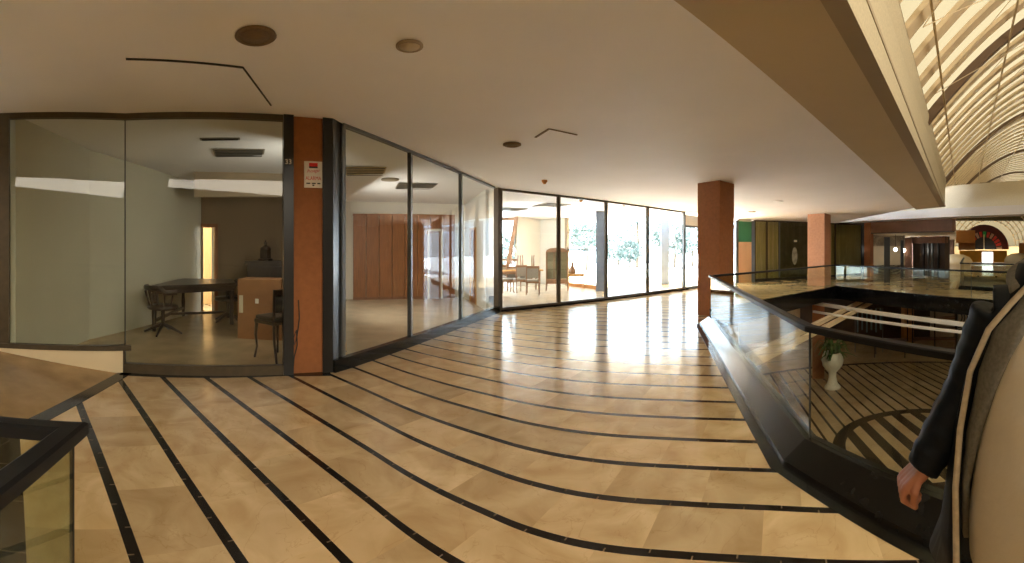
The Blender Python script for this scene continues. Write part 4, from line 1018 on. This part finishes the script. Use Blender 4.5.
for z in (.75, 1.08): MB().box((-.35, -.17, z), (.35, .17, z + .012)).build('shelf', M['gcab'], vi, local=True)
# side table with small statue
s_t = P(575.5, 288.5); stb = thing('side_table', 'small wooden side table by the picture window', 'table', s_t, 0)
MB().box((-.32, -.2, .52), (.32, .2, .56)).build('tabletop', M['woodlt'], stb, bevel=.006, local=True)
for x in (-.28, .28):
    for y in (-.16, .16): MB().tube([(x, y, 0), (x, y, .52)], [.014, .022], 8).build('leg', M['woodlt'], stb, local=True)
MB().box((-.3, -.18, .46), (.3, .18, .52)).build('apron', M['woodlt'], stb, local=True)
sta = MB().lathe([(.10, 0), (.14, .03), (.15, .12), (.11, .22), (.05, .3), (.06, .36), (.05, .42), (.01, .46)], 14).build('figurine', M['chairwood']); sta.location = s_t + Vector((-.12, 0, .56)); tag(sta, 'dark figurine standing on the small side table', 'figurine')

# ------------------------------------------------------------------ outdoors
MB().prism([(-12, 12.6), (-1.5, 17.2), (6.4, 15.4), (9.2, 17.6), (40, 30), (40, 120), (-40, 120), (-40, 12)], -.14, -.065).build('ground_outside', M['concrete'], kind='structure')
oc = P(665, 284)
o = MB().box((-.17, -.17, 0), (.17, .17, cz(oc.x, oc.y) + 0)).build('terrace_column', M['outcol'], bevel=.01); o.location = (oc.x, oc.y, 0); o.rotation_euler = (0, 0, -.3); tag(o, 'blue grey terrace column outside the right hand panes', 'pillar')
def tree(px, D, hgt, cr, label, palm=False, seed=1):
    r_ = random.Random(seed); p = PD(px, 246, D); t = thing('palm_tree' if palm else 'garden_tree', label, 'tree', (p.x, p.y, -.07))
    th = hgt * (.8 if palm else .45)
    MB().tube([(0, 0, -.1), (.1, 0, th * .5), (.05, .05, th)], [hgt * .035, hgt * .028, hgt * .02], 8).build('trunk', M['bark'], t, local=True)
    lf = MB()
    if palm:
        for k in range(26):
            a = r_.uniform(0, 2 * PI); up_ = r_.uniform(.1, .9); pts = []
            for j in range(7):
                f = j / 6; pts.append(Vector((.05 + math.cos(a) * cr * f, .05 + math.sin(a) * cr * f, th + cr * (up_ * f - .9 * f * f))))
            sdv = Vector((-math.sin(a), math.cos(a), 0)) * cr * .09
            for j in range(6): lf.add([pts[j] - sdv, pts[j] + sdv, pts[j + 1] + sdv * .8, pts[j + 1] - sdv * .8], [(0, 1, 2, 3)])
    else:
        for k in range(900):
            v = Vector((r_.gauss(0, 1), r_.gauss(0, 1), r_.gauss(0, 1))).normalized() * cr * r_.uniform(.55, 1)
            c = Vector((v.x, v.y, v.z * .8 + hgt - cr * .8)); e1 = Vector((r_.uniform(-1, 1), r_.uniform(-1, 1), r_.uniform(-1, 1))).normalized() * cr * .09; e2 = e1.orthogonal().normalized() * cr * .07
            lf.add([c - e1, c + e2, c + e1, c - e2], [(0, 1, 2, 3)])
    lf.build('fronds' if palm else 'crown', M['leafout'], t, local=True)
tree(637, 34, 4.2, 1.5, 'tall palm with drooping fronds outside the third bright pane', True, 2)
tree(618, 38, 2.9, 1.6, 'bushy tree left of the palm outside', seed=3)
tree(629, 33, 2.2, 1.1, 'low round bush in front of the palm outside', seed=4)
tree(674, 34, 3.8, 1.8, 'leafy tree right of the outside terrace column', seed=5)
tree(586, 30, 3.4, 1.3, 'tree seen through the picture window of the bright shop', seed=6)
tree(692, 36, 3.2, 1.5, 'tree outside behind the entrance door', seed=8)
tree(506, 32, 2.6, 1.5, 'tree outside the window with the raking post', seed=9)
o = MB().box((-5, -.4, 0), (5, .4, 1.3)).build('garden_wall', M['white']); pp = PD(640, 246, 44); o.location = (pp.x, pp.y, -.07); tag(o, 'low white garden wall beyond the trees', 'wall')

# ------------------------------------------------------------------ person at the right edge
pxr = Vector((1.22, .41, 0)); RZ = -math.radians(70)
person = thing('person', 'person in navy jacket, grey hoodie and off white t-shirt standing at the right edge', 'person', pxr, RZ)
def mesh_from(mb, name, m, vox=.012, smooth=6, parent=person, remesh=True):
    me = bpy.data.meshes.new(name); me.from_pydata(mb.v, [], mb.f); o = bpy.data.objects.new(name, me); link(o)
    if remesh:
        r = o.modifiers.new('r', 'REMESH'); r.mode = 'VOXEL'; r.voxel_size = vox; r.use_smooth_shade = True
        s = o.modifiers.new('s', 'SMOOTH'); s.factor = .5; s.iterations = smooth
    bpy.context.view_layer.update()
    me2 = bpy.data.meshes.new_from_object(o.evaluated_get(bpy.context.evaluated_depsgraph_get())); bpy.data.objects.remove(o); me2.name = name
    me2.materials.clear(); me2.materials.append(m)
    for p_ in me2.polygons: p_.use_smooth = True
    o = bpy.data.objects.new(name, me2); link(o); o.parent = parent; return o
def ringloft(mb, rings, seg=24, a0=0, a1=2 * PI, closed=True):
    """rings: (z, cx, cy, rx, ry)"""
    vs = []; n = seg if closed else seg + 1
    for z, cx, cy, rx, ry in rings:
        for k in range(n):
            a = a0 + (a1 - a0) * k / seg; c, s = math.cos(a), math.sin(a)
            vs.append((cx + rx * math.copysign(abs(c) ** .85, c), cy + ry * math.copysign(abs(s) ** .85, s), z))
    fs = []
    for i in range(len(rings) - 1):
        for k in range(n if closed else n - 1): fs.append((i * n + k, i * n + (k + 1) % n, (i + 1) * n + (k + 1) % n, (i + 1) * n + k))
    mb.add(vs, fs, True)
    if closed: mb.add(vs[:n], [tuple(range(n))[::-1]]); mb.add(vs[-n:], [tuple(range(n))])
    return mb
b = MB()
ringloft(b, [(.86, 0, 0, .17, .12), (.95, 0, 0, .185, .13), (1.08, 0, -.02, .175, .14), (1.22, 0, -.015, .18, .125), (1.36, 0, 0, .19, .11), (1.45, 0, .01, .15, .085), (1.49, 0, .01, .07, .06)])
b.tube([(0, .01, 1.44), (0, .0, 1.58)], .058, 14)
# head
ringloft(b, [(1.545, 0, -.035, .03, .03), (1.56, 0, -.03, .05, .06), (1.59, 0, -.02, .062, .078), (1.63, 0, -.01, .072, .09), (1.67, 0, 0, .077, .097), (1.71, 0, 0, .077, .098), (1.745, 0, .005, .066, .085), (1.77, 0, .005, .04, .052), (1.78, 0, .005, .012, .015)], 20)
b.tube([(0, -.092, 1.685), (0, -.118, 1.65), (0, -.10, 1.637)], [.010, .016, .014], 8)
b.ball((-.078, .005, 1.66), .012, .022, .032, 10); b.ball((.078, .005, 1.66), .012, .022, .032, 10)
b.tube([(-.025, -.097, 1.605), (0, -.104, 1.606), (.025, -.097, 1.605)], .007, 6)
for s in (-1, 1):
    b.tube([(s * .09, 0, .88), (s * .10, -.01, .50), (s * .105, .01, .10)], [.088, .058, .042], 14)
    b.tube([(s * .105, .04, .05), (s * .115, -.13, .04)], [.045, .035], 10)
# right arm (towards the atrium) hangs out, left arm at the side
def arm(b, sh_, el, wr):
    b.tube([sh_, Vector(sh_).lerp(Vector(el), .5), el, Vector(el).lerp(Vector(wr), .35), wr], [.055, .048, .041, .042, .028], 12)
RS, REl, RW = Vector((-.185, 0, 1.41)), Vector((-.280, .02, 1.17)), Vector((-.392, -.06, .962))
LS, LEl, LW = Vector((.185, 0, 1.42)), Vector((.26, .03, 1.14)), Vector((.28, -.05, .90))
arm(b, RS, REl, RW); arm(b, LS, LEl, LW)
body = mesh_from(b, 'body', M['skin'], .010, 4)
# hands: palm plus five bent fingers each, a loose curl
def hand(wr, dirn, side, name, fwd):
    d = Vector(dirn).normalized(); h = MB()
    n_ = (fwd - d * fwd.dot(d)).normalized(); lat = d.cross(n_).normalized()    # n_ = thumb side (forward), lat = across
    palmn = lat * side                                        # the palm looks at the thigh
    W = Vector(wr)
    for t0 in (-.030, -.010, .012, .032):
        h.tube([W - d * .04 + n_ * t0 * .5, W + d * .02 + n_ * t0 * .9, W + d * .078 + n_ * t0], [.021, .020, .0145], 10)
    ln = {-.032: .058, -.011: .072, .011: .078, .032: .070}
    for t0, L_ in ln.items():
        k = W + d * .080 + n_ * t0
        p1 = k + d * L_ * .24 + palmn * L_ * .30; p2 = p1 - d * (L_ * .12) + palmn * L_ * .44; p3 = p2 - d * L_ * .36 - palmn * L_ * .04
        h.tube([k - d * .01, k, p1, p2, p3], [.0112, .0122, .0112, .0102, .0088], 8); h.ball(p3, .0088, seg=8)
    tb_ = W + d * .03 + n_ * .032
    t1 = tb_ + n_ * .020 + d * .026 + palmn * .014; t2 = t1 + d * .022 + palmn * .024 - n_ * .006; t3 = t2 + d * .006 + palmn * .022 - n_ * .012
    h.tube([tb_ - d * .01 - n_ * .012, tb_, t1, t2, t3], [.017, .0155, .0125, .011, .009], 8); h.ball(t3, .009, seg=8)
    return mesh_from(h, name, M['skin'], .0035, 3)
hand(RW, (RW - REl) + Vector((-.11, -.02, .02)), -1, 'right_hand', Vector((.55, -.83, 0))); hand(LW, (LW - LEl), 1, 'left_hand', Vector((-.3, -.95, 0)))
# trousers, shoes, t-shirt
t = MB(); ringloft(t, [(.82, 0, 0, .19, .135), (.92, 0, 0, .195, .14), (.99, 0, 0, .195, .145)])
for s in (-1, 1): t.tube([(s * .095, 0, .86), (s * .105, -.01, .50), (s * .11, .01, .08)], [.104, .078, .064], 14)
mesh_from(t, 'trousers', M['jean'], .014, 4)
for s in (-1, 1):
    t = MB(); t.tube([(s * .11, .07, .045), (s * .112, .0, .055), (s * .118, -.10, .045), (s * .12, -.17, .035)], [(.038, .04), (.045, .05), (.045, .035), (.03, .025)], 12); mesh_from(t, 'shoe', M['shoe'], .008, 3)
t = MB()
ringloft(t, [(.70, 0, -.01, .250, .185), (.74, 0, -.015, .262, .195), (.86, 0, -.03, .262, .20), (1.0, 0, -.035, .243, .19), (1.15, 0, -.03, .222, .17), (1.30, 0, -.01, .205, .140), (1.40, 0, .0, .18, .115), (1.46, 0, .01, .13, .085), (1.485, 0, .01, .085, .072)], 36)
for s in (-1, 1): t.tube([(s * .15, 0, 1.40), (s * .25, .01, 1.24)], [.055, .055], 12)
mesh_from(t, 'tshirt', M['tee'], .010, 5)
# hoodie and jacket: open at the front
def shell(name, m, rings, a0s, a1s, th, seg=40):
    """rings (z,cx,cy,rx,ry) with start/end angle per ring"""
    mb = MB(); n = seg + 1; out = []
    for off_ in (0, -th):
        for (z, cx, cy, rx, ry), a0, a1 in zip(rings, a0s, a1s):
            for k in range(n):
                a = a0 + (a1 - a0) * k / seg; wob = 1 + .012 * math.sin(9 * a + z * 31) + .008 * math.sin(z * 60)
                out.append((cx + (rx * wob + off_) * math.cos(a), cy + (ry * wob + off_) * math.sin(a), z))
    R_ = len(rings); q_ = R_ * n; fs = []
    for i in range(R_ - 1):
        for k in range(seg):
            fs.append((i * n + k, i * n + k + 1, (i + 1) * n + k + 1, (i + 1) * n + k)); fs.append((q_ + i * n + k, q_ + (i + 1) * n + k, q_ + (i + 1) * n + k + 1, q_ + i * n + k + 1))
        fs.append((i * n, (i + 1) * n, q_ + (i + 1) * n, q_ + i * n)); fs.append((i * n + seg, q_ + i * n + seg, q_ + (i + 1) * n + seg, (i + 1) * n + seg))
    for k in range(seg):
        fs.append((k, q_ + k, q_ + k + 1, k + 1)); e0 = (R_ - 1) * n; fs.append((e0 + k, e0 + k + 1, q_ + e0 + k + 1, q_ + e0 + k))
    mb.add(out, fs, True); return mb.build(name, m, person, local=True)
# angles: front is -90 deg; right side (viewer's left) is 180 deg
rad = math.radians
ring_h = [(.78, 0, -.015, .285, .215), (.95, 0, -.04, .285, .222), (1.10, 0, -.04, .262, .205), (1.25, 0, -.02, .238, .170), (1.37, 0, 0, .215, .142), (1.44, 0, .01, .165, .112), (1.49, 0, .015, .115, .095), (1.53, 0, .02, .10, .09)]
st_h = [-16, -20, -28, -44, -62, -66, -68, -66]
shell('hoodie', M['hood'], ring_h, [rad(a) for a in st_h], [rad(180 - a) for a in st_h], .018)
ring_j = [(.72, -.0, -.0, .385, .255), (.80, 0, -.01, .355, .25), (.95, 0, -.02, .325, .245), (1.10, 0, -.03, .300, .225), (1.25, 0, -.015, .272, .195), (1.37, 0, 0, .238, .165), (1.44, 0, .01, .19, .13), (1.49, 0, .015, .145, .112), (1.55, 0, .02, .125, .105)]
st_j = [-44, -38, -27, -20, -17, -30, -40, -48, -52]
shell('jacket', M['jacket'], ring_j, [rad(a) for a in st_j], [rad(180 - a) for a in st_j], .022)
for sgn, nm in ((1, 0), (-1, 1)):
    pts = []
    for (z, cx, cy, rx, ry), a in zip(ring_j, st_j):
        an = rad(180 - a) if sgn > 0 else rad(a); pts.append((cx + (rx - .008) * math.cos(an), cy + (ry - .008) * math.sin(an) - .006, z))
    MB().tube(pts, [(.007, .009)] * len(pts), 8).build('zip_edge', M['zip'], person, local=True)
def sleeve(S, E_, W_, name):
    S, E_, W_ = Vector(S), Vector(E_), Vector(W_); t = MB(); pts = []; rs = []
    path = [S + Vector((0, 0, 0))] + [S.lerp(E_, f) for f in (.25, .5, .75)] + [E_] + [E_.lerp(W_, f) for f in (.25, .5, .75, .92, 1.0)]
    base = [.078, .078, .075, .072, .069, .066, .062, .058, .054, .050]
    t.tube([S + Vector((-S.x * .55, 0, .02)), S], [.062, .078], 16)
    dense = []; rr_ = []
    for i in range(len(path) - 1):
        for j in range(4):
            f = j / 4; dense.append(path[i].lerp(path[i + 1], f)); q_ = base[i] + (base[i + 1] - base[i]) * f; rr_.append(q_ + .0035 * math.sin((i * 4 + j) * 1.55))
    dense.append(path[-1]); rr_.append(base[-1]); t.tube(dense, rr_, 18)
    return mesh_from(t, name, M['jacket'], .009, 3)
sleeve(RS, REl, RW + (RW - REl).normalized() * .012, 'right_sleeve'); sleeve(LS, LEl, LW, 'left_sleeve')
# hood lying on the shoulders, hair
t = MB(); t.tube([(-.12, -.05, 1.46), (-.13, .05, 1.50), (-.08, .13, 1.52), (0, .15, 1.53), (.08, .13, 1.52), (.13, .05, 1.50), (.12, -.05, 1.46)], [(.03, .03), (.04, .05), (.05, .06), (.05, .07), (.05, .06), (.04, .05), (.03, .03)], 12)
mesh_from(t, 'hood', M['hood'], .012, 4)
t = MB(); ringloft(t, [(1.62, 0, .045, .074, .07), (1.68, 0, .025, .084, .088), (1.73, 0, .015, .084, .095), (1.77, 0, .01, .068, .08), (1.795, 0, .01, .03, .04)], 18); mesh_from(t, 'hair', M['hair'], .010, 2)
for s in (-1, 1):
    e = MB().ball((s * .03, -.088, 1.672), .012, .009, .007, 10).build('eye', M['whitep'], person, local=True)
    MB().ball((s * .03, -.0965, 1.672), .005, .002, .005, 8).build('iris', M['hair'], person, local=True)
